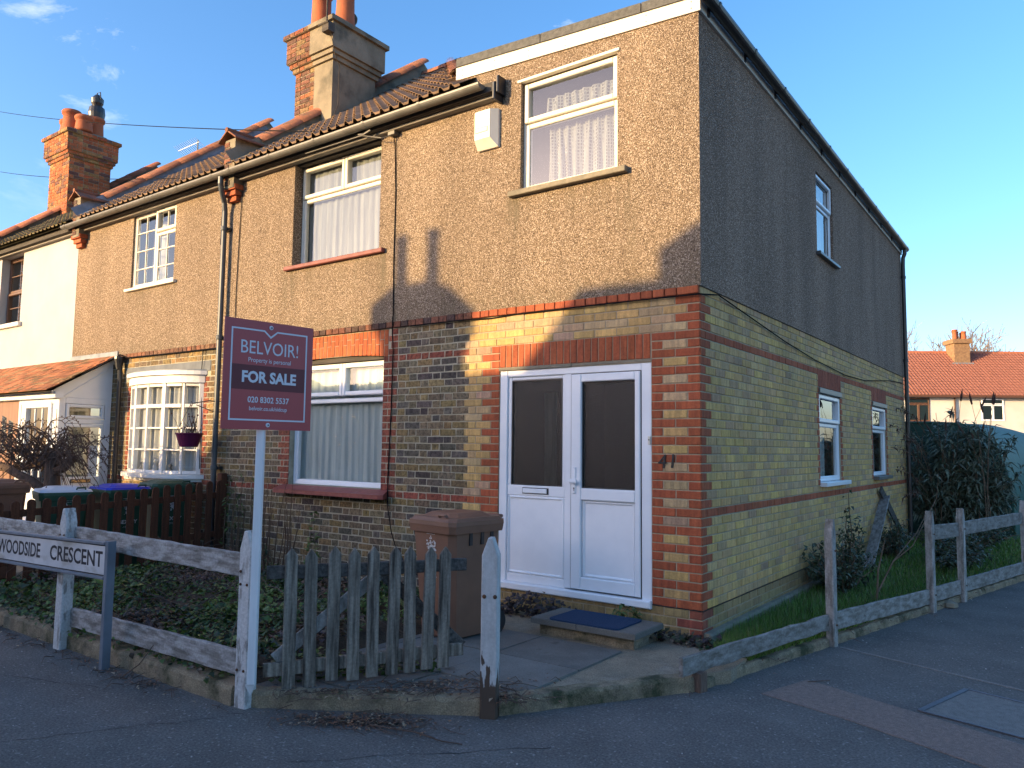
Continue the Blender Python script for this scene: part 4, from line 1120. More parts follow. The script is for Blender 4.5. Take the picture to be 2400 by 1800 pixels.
mb = MB(); bx(mb, PF, -9.86, -9.835, .3, 2.05, -.004, .006); obj('brown_cover_strip', mb, m_brown, frontp)
m_brd = M('light_brown_door', (.26, .135, .075), (.20, .10, .055), 4, rough=.45, spec=.4, stretch=(4, 4, .5))
mb = MB(); bx(mb, PF, PX0, -11.195, 0, 2.20, -.05, 0); bd = obj('brown_front', mb, m_brd, PO)
for i, x in enumerate((-11.46, -11.72, -12.2, -12.46, -12.9, -13.2)):
    mb = MB(); zt = 1.93 if i % 2 else 1.86
    P = [(x-.09, 1.35), (x+.09, 1.35), (x+.09, zt), (x-.09, zt+.04)]
    mb.add([PF.p(a, b, .003) for a, b in P], [(0, 1, 2, 3)]); obj('pane', mb, m_glassd, bd)
    mb = MB(); bx(mb, PF, x-.1, x+.1, .4, 1.2, 0, .012, .008); obj('door_panel', mb, m_brd, bd)
mb = MB(); box(mb, PX0, PX1, -.03, 0.0, 2.2, 2.22); bx(mb, PF, PX0, PX1+.06, 2.205, 2.30, -.03, .09, .006); obj('porch_fascia', mb, m_upvc, PO)
# plain clay tiles
A = V((PX0, -.99, 2.30)); B = V((PX0, -.005, 2.905)); sl = (B-A); SLp = sl.length; sl.normalize(); nn = V((1, 0, 0)).cross(sl)
mb = MB(); mb.add([A-nn*.02, V((PX1+.12, A.y, A.z))-nn*.02, V((PX1+.12, B.y, B.z))-nn*.02, B-nn*.02], [(0, 1, 2, 3)]); prf = obj('porch_roof', mb, m_soffit, PO)
pm = MB(); bx(pm, GD, .002, .163, 0, .24, 0, .013, .003); me_pt = mesh_of(pm, m_porcht, 'plain_tile')
pm = MB(); bx(pm, GD, .002, .163, 0, .24, 0, .013, .003); me_pt2 = mesh_of(pm, M('brown_clay_tile', (.19, .115, .055), (.25, .14, .065), 9, rough=.9, bump=.4, rnd=.35, c3=(.12, .11, .05), s3=5, t3=(.5, .7)), 'plain_tile')
rows = 11; nc = int((PX1+.12-PX0)/.166)
for r in range(rows):
    for c in range(nc):
        x = PX0+c*.166+(.083 if r % 2 else 0)
        if x+.16 > PX1+.14: continue
        p = V((x, A.y, A.z))+sl*(r*.101-.02)+nn*(.008+random.uniform(-.003, .004))
        tl_ = (sl*1-nn*.055).normalized(); n2 = V((1, 0, 0)).cross(tl_)
        Mx = Matrix(((1, tl_.x, n2.x, p.x), (0, tl_.y, n2.y, p.y+0), (0, tl_.z, n2.z, p.z+.012), (0, 0, 0, 1)))
        inst('clay_tile', me_pt if random.random() < .72 else me_pt2, Mx @ Matrix.Rotation(random.uniform(-.012, .012), 4, 'Z'), prf)
mb = MB(); bx(mb, FR, -11.22, -9.63, 2.86, 2.985, .01, .036, .004); mb.add([(-11.22, -.02, 2.90), (-9.63, -.02, 2.90), (-9.63, -.16, 2.845), (-11.22, -.16, 2.845)], [(3, 2, 1, 0)]); obj('lead_flashing', mb, m_lead, PO)
mb = MB(); tube(mb, [(-9.45, -.07, 2.82), (-9.45, -.07, -.05)], .034, 10); lathe(mb, [(.04, 0), (.075, .16), (.075, .2)], (-9.45, -.09, 2.68), 12); obj('porch_downpipe', mb, m_black, H39)
mb = MB(); tube(mb, [(-9.72, -.03, 2.88), (-9.5, -.06, 2.92), (-9.3, -.04, 2.86), (-8.0, -.035, 2.852), (-6.9, -.036, 2.852)], .009, 6); tube(mb, [(-7.25, -.04, 2.85), (-7.28, -.03, 2.6), (-7.27, -.02, 2.3), (-7.24, -.02, 1.2)], .006, 5)
obj('wall_cable', mb, m_cable, H39)

# ================================================================== small fittings on 41
t = thing('alarm_box', (-2.25, -.02, 4.6), 'cream burglar alarm box on the pebbledash below the gutter end', 'alarm box')
mb = MB()
P = [(-2.385, 4.64), (-2.345, 4.60), (-2.12, 4.60), (-2.12, 5.0), (-2.385, 5.0)]
prism(mb, [FR.p(a, b, .019) for a, b in [(-2.385, 4.60), (-2.12, 4.60), (-2.12, 5.0), (-2.385, 5.0)]], (0, -.03, 0))
bk = [(-2.385, 4.60), (-2.12, 4.60), (-2.12, 5.0), (-2.385, 5.0)]; ft = [(-2.37, 4.69), (-2.175, 4.69), (-2.175, 4.985), (-2.37, 4.985)]
mb.add([FR.p(a, b, .049) for a, b in bk]+[FR.p(a, b, .125) for a, b in ft], [(4, 5, 6, 7)]+[(i, (i+1) % 4, 4+(i+1) % 4, 4+i) for i in range(4)])
obj('casing', mb, m_upvcy, t)
mb = MB(); bx(mb, FR, -2.36, -2.20, 4.755, 4.81, .125, .128); obj('label_plate', mb, M('alarm_label', (.22, .22, .23), (.2, .2, .21), 5, rough=.5), t)
mb = MB(); bx(mb, FR, -2.353, -2.207, 4.762, 4.803, .128, .1295); obj('label_face', mb, M('alarm_label_face', (.62, .58, .52), (.55, .52, .47), 5, rough=.5), t)

# cables clipped to the front and flank of 41
mb = MB()
tube(mb, [FR.p(-3.62, 5.09, .05), FR.p(-3.61, 4.95, .03), FR.p(-3.585, 4.4, .026), FR.p(-3.59, 3.6, .026), FR.p(-3.575, 3.0, .028), FR.p(-3.57, 2.93, .042), FR.p(-3.572, 2.84, .040), FR.p(-3.575, 2.6, .016), FR.p(-3.585, 1.9, .014), FR.p(-3.61, 1.2, .014), FR.p(-3.60, .9, .02), FR.p(-3.50, .62, .05), FR.p(-3.36, .40, .09), FR.p(-3.25, .30, .1), FR.p(-3.05, .22, .12)], .0065, 6)
c1 = obj('phone_cable', mb, m_cable, H41)
mb = MB(); tube(mb, [FR.p(-3.40, .46, .09), FR.p(-3.28, .33, .10)], [.022, .024], 8); obj('cable_joint', mb, m_black, c1)
mb = MB(); tube(mb, [FR.p(-3.3, 2.852, .036), FR.p(-2.6, 2.853, .036), FR.p(-2.2, 2.84, .014), FR.p(-1.9, 2.853, .02), FR.p(-1.0, 2.852, .036), FR.p(-.3, 2.848, .036), FR.p(.015, 2.845, .036), V((.034, .02, 2.85)), V((.03, .35, 2.90)), V((.025, 2.29, 2.72)), V((.025, 3.44, 2.64)), V((.025, 4.98, 2.58)), V((.025, 6.24, 2.60)), V((.025, 8.17, 2.75)), V((.025, 9.45, 2.8))], .0065, 6)
obj('wall_cable', mb, m_cable, H41)
mb = MB(); tube(mb, [FR.p(-5.0, 5.12, .18), FR.p(-4.0, 5.11, .185), FR.p(-3.7, 5.02, .16), FR.p(-3.62, 5.05, .1)], .006, 5); tube(mb, [FR.p(-4.05, 5.13, .19), FR.p(-3.95, 5.11, .195), FR.p(-3.85, 5.14, .19)], .012, 5); bx(mb, FR, -3.66, -3.56, 5.06, 5.10, .02, .10); obj('cable_clamp', mb, m_grey, H41)

# overhead wires
def wire(a, b, sag, label):
    a, b = V(a), V(b); mb = MB(); pts = []
    for i in range(25):
        s = i/24; p = a.lerp(b, s); p.z -= sag*4*s*(1-s); pts.append(p)
    tube(mb, pts, .0075, 5); return obj('overhead_wire', mb, m_cable, label=label, cat='wire')
c, d = EYE, V((-1.113, .386, .428))
wire(c+d*24, (-3.95, -.19, 5.13), .12, 'upper black overhead wire running to the eaves clamp above the wide upstairs window')
wire(c+V((-1.116, .392, .350))*24, (-6.95, -.25, 5.19), .10, 'lower black overhead wire running to the gutter beside the grey downpipe')

# ================================================================== houses across the road (behind the viewer): their roofs and chimneys shade this front
def hiphouse(name, label, x0, x1, hipL, hipR, zr_, ze, y0, y1, yr, chims):
    t = thing(name, ((x0+x1)/2, (y0+y1)/2, -.1), label, 'house')
    mb = MB(); bx(mb, Fr((0, y1, 0), (-1, 0, 0), (0, 0, 1)), -x1+.3, -x0-.3, -.1, ze-.02, -(y1-y0)+.6, -.3); obj('wall', mb, M('opposite_brick', (.21, .12, .075), (.15, .09, .06), 12, rough=.9, bump=.4), t)
    mb = MB(); a, b = x0+hipL, x1-hipR
    mb.add([(x0, y0, ze), (x1, y0, ze), (x1, y1, ze), (x0, y1, ze), (a, yr, zr_), (b, yr, zr_)], [(0, 1, 5, 4), (2, 3, 4, 5), (1, 2, 5), (3, 0, 4), (3, 2, 1, 0)]); rf = obj('roof', mb, m_tile, t)
    for (cx, cy, w_, d_, ztp, pots) in chims:
        mb = MB()
        for o, p, q in ((0, zr_-.9, ztp-.42), (.05, ztp-.42, ztp-.30), (.10, ztp-.30, ztp)): box(mb, cx-w_/2-o, cx+w_/2+o, cy-d_/2-o, cy+d_/2+o, p, q-.001)
        # weathered cement flaunching tapering towards the pots
        e = .12; tp = .22
        mb.add([(cx-w_/2-.08, cy-d_/2-.08, ztp), (cx+w_/2+.08, cy-d_/2-.08, ztp), (cx+w_/2+.08, cy+d_/2+.08, ztp), (cx-w_/2-.08, cy+d_/2+.08, ztp),
                (cx-w_/2+e, cy-d_/2+e, ztp+tp), (cx+w_/2-e, cy-d_/2+e, ztp+tp), (cx+w_/2-e, cy+d_/2-e, ztp+tp), (cx-w_/2+e, cy+d_/2-e, ztp+tp)],
               [(4, 5, 6, 7), (0, 1, 5, 4), (1, 2, 6, 5), (2, 3, 7, 6), (3, 0, 4, 7)])
        ch = obj('chimney', mb, m_cement, t)
        for (px, py, r, h) in pots: pot(ch, px, py, ztp+tp-.06, r, h)
    m_w = m_paintw
    for x in [x0+1.2+i*2.4 for i in range(int((x1-x0-1.5)/2.4))]:
        for z0_ in (.8, 3.2):
            F = Fr((x+1.2, y1-.3, 0), (-1, 0, 0), (0, 0, 1)); mb = MB(); ring(mb, F, 0, 1.2, z0_, z0_+1.2, .07, -.05, .03); bx(mb, F, .57, .63, z0_+.07, z0_+1.13, -.05, .02)
            w_ = obj('window', mb, m_w, t)
            m = MB(); m.add([F.p(.07, z0_+.07, .006), F.p(1.13, z0_+.07, .006), F.p(1.13, z0_+1.13, .006), F.p(.07, z0_+1.13, .006)], [(0, 1, 2, 3)]); obj('pane', m, m_glassd, w_)
    return t
TA = math.tan(R(SUN_AZ)); TE = math.tan(R(SUN_EL))/math.cos(R(SUN_AZ))
YR = -18.0
def ox(xw, y=YR): return xw+y*TA          # where a shadow edge on the front wall comes from
def oz(zw, y=YR): return zw-y*TE
hiphouse('opposite_house', 'brick house across the road with a two-pot chimney', ox(-6.3), ox(-1.35), 0, 0, oz(2.30), oz(2.30)-3.5, YR-4.2, YR+4.2, YR,
         [(ox(-3.17), YR, .80, .72, oz(3.06), [(ox(-3.47), YR, .085, .66), (ox(-3.0), YR, .085, .66)])])
hiphouse('opposite_house', 'brick house across the road with a broad corbelled chimney', ox(-1.16), ox(14), 0, 2.2, oz(3.02), oz(3.02)-3.5, YR-4.2, YR+4.2, YR,
         [(ox(.95), YR, 1.9, .7, oz(3.20), [(ox(1.2), YR, .12, .3), (ox(1.6), YR, .12, .3)])])

hiphouse('opposite_house', 'brick house added farther along the far side of the road to block horizon reflections', -48, -33.5, 2.2, 2.2, 7.2, 4.9, -24.5, -16.5, -20.5, [])  # unseen, added to keep the bright horizon out of the ground-floor window
rr = random.Random(77)
hb = MB()
for i_ in range(7):        # unseen hedge added across the road to block the bright horizon in window reflections
    hx = -31.8+i_*1.55
    for _ in range(2600):
        p = V((hx+rr.gauss(0, .5), -20+rr.gauss(0, .45), -.1+4.6*rr.random()**.8)); d = V((rr.uniform(-1, 1), rr.uniform(-1, 1), rr.uniform(-.6, .8))).normalized(); q = d.orthogonal().normalized()
        b_ = len(hb.v); hb.v += [tuple(p-q*.09), tuple(p+d*.28), tuple(p+q*.09)]; hb.c += [(.02, .03, .012)]*3; hb.f += [(b_, b_+1, b_+2)]
obj('hedge', hb, M('hedge_leaf', (.02, .032, .012), (.03, .045, .016), 3, rough=.7), label='tall dark hedge added on the far side of the road to block horizon reflections', cat='hedge', kind='stuff')

# ================================================================== front garden, path, edging
m_soil = M('garden_soil', (.035, .026, .018), (.075, .055, .035), 7, rough=1, bump=.8, bscale=40, fine=(90, .4))
m_edge = M('old_concrete_edging', (.30, .24, .155), (.18, .145, .10), 9, 8, rough=.97, bump=1.0, bscale=70, fine=(120, .35), c3=(.05, .055, .028), s3=3.2, t3=(.5, .64))
m_slab = M('paving_slab', (.125, .120, .105), (.175, .168, .15), 3, 8, rough=.92, bump=.35, bscale=90, fine=(150, .25), rnd=.12, c3=(.06, .055, .04), s3=3, t3=(.62, .75))
m_screed = M('rough_concrete', (.29, .235, .16), (.19, .16, .115), 4.5, 8, rough=.95, bump=.7, bscale=90, fine=(140, .4), c3=(.36, .31, .235), s3=2.2, t3=(.5, .7))
GP, GQ, GS = V((-1.79, -3.03, 0)), V((-.46, -2.23, 0)), V((.36, -.96, 0))
mb = MB()
N = 26; vs = []; fs = []
for j in range(11):
    for i in range(N+1):
        x = -6.6+(6.6-1.9)*i/N; y = -2.98+2.97*j/10
        z = .02+.06*math.sin(x*2.1+y)*math.sin(y*2.7)+.05*math.sin((j/10)*math.pi)
        if j in (0, 10) or i in (0, N): z = -.02
        vs.append((x, y, z))
for j in range(10):
    for i in range(N):
        k = j*(N+1)+i; fs.append((k, k+1, k+N+2, k+N+1))
mb.add(vs, fs); obj('garden_bed', mb, m_soil, kind='structure', smooth=True)
mb = MB(); prism(mb, [(-20, -3.0, -.08), (-6.6, -3.0, -.08), (-6.6, 0, -.08), (-20, 0, -.08)], (0, 0, .075)); obj('front_yard', mb, m_screed, kind='structure')
# path base (screed) with slabs set in it
def clip(poly, p, n):
    out = []
    for i in range(len(poly)):
        a, b = V(poly[i]), V(poly[(i+1) % len(poly)]); da, db = (a-p).dot(n), (b-p).dot(n)
        if da >= 0: out.append(a)
        if da*db < 0: out.append(a+(b-a)*(da/(da-db)))
    return out
gn = V((-(GQ-GP).y, (GQ-GP).x, 0)).normalized(); sn = V((-(GS-GQ).y, (GS-GQ).x, 0)).normalized()
poly = [(-1.72, -3.4, 0), (.6, -3.4, 0), (.45, -.2, 0), (.02, -.2, 0), (.02, 0, 0), (-2.35, 0, 0), (-2.35, -2.0, 0), (-1.72, -2.6, 0)]
poly = clip(poly, GP+gn*.08, gn); poly = clip(poly, GQ+sn*.08, sn)
mb = MB(); prism(mb, [(p.x, p.y, -.12) for p in poly], (0, 0, .108)); path = obj('path', mb, m_screed, kind='structure')
xs = [-2.6, -1.85, -1.10, -.355]; ys = [-.70, -1.34, -1.98, -2.62, -3.26]
for i in range(3):
    for j in range(4):
        if i == 0 and j > 1: continue
        a, b, c, e = xs[i]+.006, xs[i+1]-.006, ys[j+1]+.006, ys[j]-.006
        q = [V((a, c, 0)), V((b, c, 0)), V((b, e, 0)), V((a, e, 0))]
        q = clip(q, GP+gn*.10, gn)
        if len(q) >= 3: q = clip(q, GQ+sn*.10, sn)
        if len(q) < 3: continue
        m = MB(); z = random.uniform(-.004, .004); prism(m, [(p.x, p.y, -.03) for p in q], (random.uniform(-.001, .001), 0, .03+z)); obj('paving_slab', m, m_slab, path)
# concrete edging
def edging(a, b, zt, wid, name='kerb', back=True, seed=0):
    rr = random.Random(seed); a, b = V(a), V(b); t = (b-a).normalized(); n = V((-t.y, t.x, 0)); Ln = (b-a).length; k = max(4, int(Ln/.07)); mb = MB(); vs = []
    for i in range(k+1):
        p = a+t*(Ln*i/k); w1 = rr.uniform(-.007, .007); w2 = rr.uniform(-.008, .006)
        vs += [p+n*w1+V((0, 0, -.16)), p+n*(w1+.004)+V((0, 0, zt-.022+w2)), p+n*(.016+w1)+V((0, 0, zt+w2)), p+n*wid+V((0, 0, zt+w2*.6)), p+n*wid+V((0, 0, -.16))]
    fs = []
    for i in range(k):
        for q in range(4): fs.append((i*5+q, i*5+5+q, i*5+6+q, i*5+1+q))
    fs += [(0, 1, 2, 3, 4), tuple(k*5+q for q in (4, 3, 2, 1, 0))]
    mb.add(vs, fs); return obj(name, mb, m_edge, kind='structure')
edging((-7.2, -3.10, 0), (-1.86, -3.08, 0), .02, .15, seed=1)
edging(GP+V((.04, .0, 0)), GQ+V((-.05, -.03, 0)), .002, .11, seed=2)
edging(GQ+V((.04, .05, 0)), GS, .002, .12, seed=3)
SDV = (V((1.44, 3.90, 0))-GS).normalized(); SNV = V((-SDV.y, SDV.x, 0))
edging(GS+SDV*.02, GS+SDV*12, -.03, .10, seed=4)
mb = MB(); prism(mb, [GS+V((-.34, .70, -.14)), GS+SDV*.1+SNV*.08+V((0, 0, -.14)), GS+SDV*12+SNV*.08+V((0, 0, -.14)), V((.03, 14, -.14)), V((.03, -.26, -.14))], (0, 0, .115))
obj('side_lawn', mb, M('lawn_earth', (.04, .075, .018), (.065, .085, .03), 8, rough=1, bump=.8, bscale=50), kind='structure')

# pavement details: buff strip, joint, utility cover
m_buff = M('buff_macadam', (.235, .175, .145), (.165, .125, .108), 30, 6, rough=.95, bump=.6, bscale=150, fine=(170, .4))
mb = MB()
prism(mb, [(.72, -.74, -.0995), (.88, -.22, -.0995), (1.70, -.54, -.0995), (2.7, -.93, -.0995), (4.0, -1.5, -.0995), (3.8, -2.1, -.0995), (2.6, -1.45, -.0995), (1.27, -.90, -.0995)], (0, 0, .004))
obj('buff_strip', mb, m_buff, kind='structure')
mb = MB(); prism(mb, [(.84, .905, -.0995), (.845, .932, -.0995), (4.6, -.333, -.0995), (4.59, -.36, -.0995)], (0, 0, .004)); obj('pavement_joint', mb, M('concrete_joint', (.21, .205, .19), (.15, .147, .137), 20, rough=.95, bump=.4, fine=(120, .3)), kind='structure')
# cracks in the macadam and a little moss along the kerb foot
m_crack = M('crack', (.02, .02, .02), (.035, .034, .03), 20, rough=1)
rc = random.Random(9); mb = MB()
for (a_, b_) in (((-3.9, -3.75), (-2.9, -3.35)), ((-2.4, -4.3), (-1.75, -3.2)), ((-1.75, -3.2), (-1.68, -3.1)), ((-.9, -3.4), (.1, -2.4)), ((1.9, 1.7), (3.4, 1.2)), ((-5.2, -4.3), (-3.9, -3.75))):
    a_, b_ = V((*a_, -.0975)), V((*b_, -.0975)); n_ = int((b_-a_).length/.045)+2; t_ = (b_-a_).normalized(); s_ = V((-t_.y, t_.x, 0)); L_ = []; off = 0
    for i in range(n_+1):
        off += rc.uniform(-.016, .016); w_ = rc.uniform(.001, .0035); p = a_.lerp(b_, i/n_)+s_*off; L_ += [p-s_*w_, p+s_*w_]
    mb.add(L_, [(2*i, 2*i+2, 2*i+3, 2*i+1) for i in range(n_)])
obj('pavement_cracks', mb, m_crack, kind='structure')
t = thing('utility_cover', (2.0, 0, -.1), 'concrete-filled utility cover with metal edges set in the pavement', 'manhole cover')
C4 = [V((1.64, -.46, 0)), V((1.83, .24, 0)), V((2.50, .04, 0)), V((2.31, -.64, 0))]
mb = MB(); prism(mb, [p+V((0, 0, -.0993)) for p in C4], (0, 0, .005)); obj('cover_infill', mb, M('cover_concrete', (.19, .185, .172), (.14, .138, .13), 20, rough=.95, bump=.4, fine=(150, .35)), t)
m_steel = M('worn_steel', (.13, .135, .16), (.09, .095, .11), 30, rough=.45, metal=.5, bump=.3)
for i in (0, 1, 2, 3):
    a, b = C4[i], C4[(i+1) % 4]; m = MB(); rbox(m, a+V((0, 0, -.0925)), b+V((0, 0, -.0925)), .02 if i % 2 else .035, .006, upv=(b-a).cross(V((0, 0, 1)))); obj('metal_edge', m, m_steel, t)

# ------------------------------------------------------------------ doorstep and mat
t = thing('doorstep', (-.75, -.4, 0), 'low doorstep of two grey slabs on a mossy block base', 'step')
mb = MB(); box(mb, -1.20, -.32, -.58, -.12, -.02, .085, .012); obj('step_base', mb, m_edge, t)
for a, b in ((-1.24, -.80), (-.795, -.27)):
    mb = MB(); box(mb, a, b, -.66, -.16, .085, .132, .006); obj('step_slab', mb, m_slab, t)
t = thing('doormat', (-.75, -.43, .132), 'dark blue rubber-backed doormat on the step', 'doormat')
mb = MB(); pts = []
for cx, cy, a0 in ((-.47, -.25, 0), (-1.03, -.25, 90), (-1.03, -.61, 180), (-.47, -.61, 270)):
    for k in range(5): an = R(a0+k*22.5); pts.append((cx+.045*math.cos(an), cy+.045*math.sin(an), .1322))
prism(mb, pts, (0, 0, .012)); obj('mat', mb, M('blue_mat_pile', (.012, .035, .085), (.02, .05, .11), 120, rough=1, bump=.8, bscale=300), t)

# ================================================================== timber fences and gate
def wood(name, ax, c1, c2, paint=None, cover=(.42, .55), bump=.5, moss=None):
    st = {'x': (.6, 9, 9), 'y': (9, .6, 9), 'z': (9, 9, .6)}[ax]
    stp = {'x': (2, 7, 7), 'y': (7, 2, 7), 'z': (7, 7, 2)}[ax]
    return M(name, c1, c2, 4, 7, rough=.85, bump=bump, bscale=9, stretch=st, spec=.2, c3=paint, s3=3.2, t3=cover, st3=stp, fine=(60, .18), rnd=.12)
GW1, GW2, PW = (.14, .13, .118), (.24, .225, .205), (.40, .39, .375)
m_wx = wood('weathered_rail_x', 'x', GW1, GW2, PW, (.40, .60)); m_wy = wood('weathered_rail_y', 'y', (.12, .108, .092), (.20, .185, .165), (.28, .27, .255), (.40, .62))
m_wz = wood('painted_post', 'z', (.22, .21, .195), (.33, .32, .305), (.50, .50, .49), (.38, .47), .4)
m_wzg = wood('grey_post', 'z', (.15, .14, .125), (.25, .24, .22), (.36, .35, .335), (.40, .58))
m_pick = wood('grey_picket', 'z', (.055, .046, .038), (.285, .245, .20), None, bump=.9)
m_pickd = wood('dark_rail', 'x', (.05, .045, .042), (.13, .12, .11), None, bump=.7)
m_rust = M('rusty_bolt', (.13, .055, .025), (.07, .04, .025), 30, rough=.85)

def post(parent, x, y, z0, z1, w, d, mat, rz=0, chop=.11, name='post'):
    c, s_ = math.cos(rz), math.sin(rz); F = Fr((x, y, 0), (c, s_, 0), (0, 0, 1))
    mb = MB(); b = .008
    prof = [(-w/2, z0), (w/2, z0), (w/2, z1-chop), (w/2*.25, z1), (-w/2*.25, z1), (-w/2, z1-chop)]
    n = len(prof); fr_ = [(u*(1-2*b/w) if abs(u) > w/4 else u, z-(b*.6 if z > z0+.01 else 0)) for u, z in prof]
    vs = [F.p(u, z, -d/2) for u, z in prof]+[F.p(u, z, d/2-b) for u, z in prof]+[F.p(u, z, d/2) for u, z in fr_]
    fs = [tuple(range(n-1, -1, -1)), tuple(range(2*n, 3*n))]
    for i in range(n):
        j = (i+1) % n; fs += [(i, j, n+j, n+i), (n+i, n+j, 2*n+j, 2*n+i)]
    mb.add(vs, fs); return obj(name, mb, mat, parent), F
def bolt(parent, F, u, w, d, r=.009):
    mb = MB(); lathe(mb, [(r, 0), (r, .003), (r*.6, .008)], (0, 0, 0), 10); mb.v = [tuple(F.p(u+x, w+y, d+z)) for x, y, z in mb.v]; obj('bolt', mb, m_rust, parent)
def wrail(parent, a, b, wid, thk, mat, seed=0, name='rail', warp=.004):
    rr = random.Random(seed); a, b = V(a), V(b); t = (b-a); Ln = t.length; t.normalize(); up_ = (V((0, 0, 1))-t*t.z).normalized(); n = t.cross(up_)
    k = max(2, int(Ln/.12)); mb = MB(); vs = []
    for i in range(k+1):
        p = a+t*(Ln*i/k); e1, e2, e3 = (rr.uniform(-warp, warp) for _ in range(3)); h = wid/2; g_ = thk/2; c_ = .005
        for (w_, d_) in ((-h, -g_+c_), (-h, g_-c_), (-h+c_, g_), (h-c_, g_), (h, g_-c_), (h, -g_+c_), (h-c_, -g_), (-h+c_, -g_)):
            vs.append(p+up_*(w_+(e1 if w_ < 0 else e2)*.8)+n*(d_+e3*.4))
    fs = []
    for i in range(k):
        for q in range(8): fs.append((i*8+q, i*8+(q+1) % 8, i*8+8+(q+1) % 8, i*8+8+q))
    fs += [tuple(range(7, -1, -1)), tuple(k*8+q for q in range(8))]
    mb.add(vs, fs); return obj(name, mb, mat, parent)

t = thing('rail_fence', (-4.0, -3.06, -.1), 'flaking white two-rail timber fence along the front kerb behind the street name', 'fence')
_, F = post(t, -1.79, -3.03, -.12, .995, .105, .085, m_wz, .12)
for u, w in ((-.03, .74), (-.028, .66), (.03, .66), (-.03, .13), (.028, .13)): bolt(t, F, u, w, .0435)
_, F = post(t, -4.12, -3.10, -.12, 1.01, .105, .085, m_wz, .05)
for u, w in ((-.03, .80), (.03, .80)): bolt(t, F, u, w, .0435, .008)
_, F = post(t, -6.5, -3.12, -.12, 1.01, .105, .085, m_wz)
wrail(t, (-1.845, -3.045, .775), (-4.06, -3.055, .79), .145, .035, m_wx, 1); wrail(t, (-4.18, -3.06, .79), (-7.3, -3.06, .77), .125, .035, m_wx, 2)
wrail(t, (-1.845, -3.045, .165), (-4.06, -3.055, .145), .15, .035, m_wx, 3)

gp = thing('gate_post', (-.46, -2.23, -.1), 'white pointed gate post with flaking brown foot, standing alone by the path', 'post')
m_foot = M('flaked_post', (.48, .48, .475), (.38, .38, .375), 5, rough=.7, bump=.25, bscale=30, stretch=(5, 5, 1), c3=(.13, .085, .06), s3=1.1, t3=(.66, .70), fine=(50, .1))
n_, l_ = m_foot.node_tree.nodes, m_foot.node_tree.links      # paint flaked away from the foot of the post
tc_ = n_.new('ShaderNodeTexCoord'); sx_ = n_.new('ShaderNodeSeparateXYZ'); l_.new(tc_.outputs['Object'], sx_.inputs[0])
mp_ = n_.new('ShaderNodeMapping'); mp_.inputs['Scale'].default_value = (14, 14, 3.5); l_.new(tc_.outputs['Object'], mp_.inputs['Vector'])
nz_ = n_.new('ShaderNodeTexNoise'); nz_.inputs['Scale'].default_value = 2.2; nz_.inputs['Detail'].default_value = 7; l_.new(mp_.outputs['Vector'], nz_.inputs['Vector'])
ad_ = n_.new('ShaderNodeMath'); ad_.operation = 'MULTIPLY_ADD'; ad_.inputs[1].default_value = -.62; l_.new(nz_.outputs['Fac'], ad_.inputs[0]); l_.new(sx_.outputs[2], ad_.inputs[2])
rp_ = n_.new('ShaderNodeValToRGB'); rp_.color_ramp.elements[0].position = 0; rp_.color_ramp.elements[1].position = .03; rp_.color_ramp.elements[0].color = (1, 1, 1, 1); rp_.color_ramp.elements[1].color = (0, 0, 0, 1)
ms_ = n_.new('ShaderNodeMath'); ms_.operation = 'ADD'; ms_.inputs[1].default_value = .145; l_.new(ad_.outputs[0], ms_.inputs[0]); l_.new(ms_.outputs[0], rp_.inputs['Fac'])
mx_ = n_.new('ShaderNodeMixRGB'); mx_.inputs['Color2'].default_value = (.075, .052, .038, 1); bs_ = n_['Principled BSDF']; l_.new(bs_.inputs['Base Color'].links[0].from_socket, mx_.inputs['Color1'])
l_.new(rp_.outputs['Color'], mx_.inputs['Fac']); l_.new(mx_.outputs['Color'], bs_.inputs['Base Color'])
_, F = post(gp, -.46, -2.23, -.12, .985, .105, .085, m_foot, .45)
for u in (-.032, .036): bolt(gp, F, u, .63, .0435, .013)

# gate: hung from the left post, sagging, slightly ajar
gt = thing('picket_gate', (-1.70, -2.96, 0), 'weathered grey picket gate with nine pointed pales and diagonal braces', 'gate')
ga = R(55); gd = V((math.cos(ga), math.sin(ga), 0)); GO = V((-1.74, -3.0, 0)); gN = V((gd.y, -gd.x, 0)); FG = Fr(GO, gd, (0, 0, 1))
tops = [.88, .87, .885, .87, .875, .87, .868, .86, .858]; bots = [-.005, -.02, .03, .02, .03, .035, .04, .05, .055]; us = [.205, .335, .475, .61, .735, .865, .985, 1.10, 1.215]
for i in range(9):
    le = random.uniform(-.022, .022)
    F2 = Fr(FG.p(us[i], 0, .022), gd+V((0, 0, 0)), V((gd.x*le, gd.y*le, 1)))
    mb = MB(); w = .080; z0, z1 = bots[i], tops[i]; b = .005
    prof = [(-w/2, z0), (w/2, z0), (w/2, z1-.05), (.004, z1), (-.004, z1), (-w/2, z1-.05)]; n = 6
    vs = [F2.p(u, z, -.011) for u, z in prof]+[F2.p(u, z, .011-b) for u, z in prof]+[F2.p(u*(1-2*b/w), z-(b if z > .5 else 0), .011) for u, z in prof]
    fs = [tuple(range(n-1, -1, -1)), tuple(range(2*n, 3*n))]
    for k in range(n): j = (k+1) % n; fs += [(k, j, n+j, n+k), (n+k, n+j, 2*n+j, 2*n+k)]
    mb.add(vs, fs); obj('picket', mb, m_pick, gt)
wrail(gt, FG.p(.05, .725, -.008), FG.p(1.375, .73, -.008), .085, .035, m_pickd, 5); wrail(gt, FG.p(.05, .115, -.008), FG.p(1.36, .16, -.008), .085, .035, m_pick, 6)
rbox(mb := MB(), FG.p(.12, .17, -.035), FG.p(.78, .69, -.035), .085, .02, bev=.004); obj('brace', mb, m_wzg, gt)
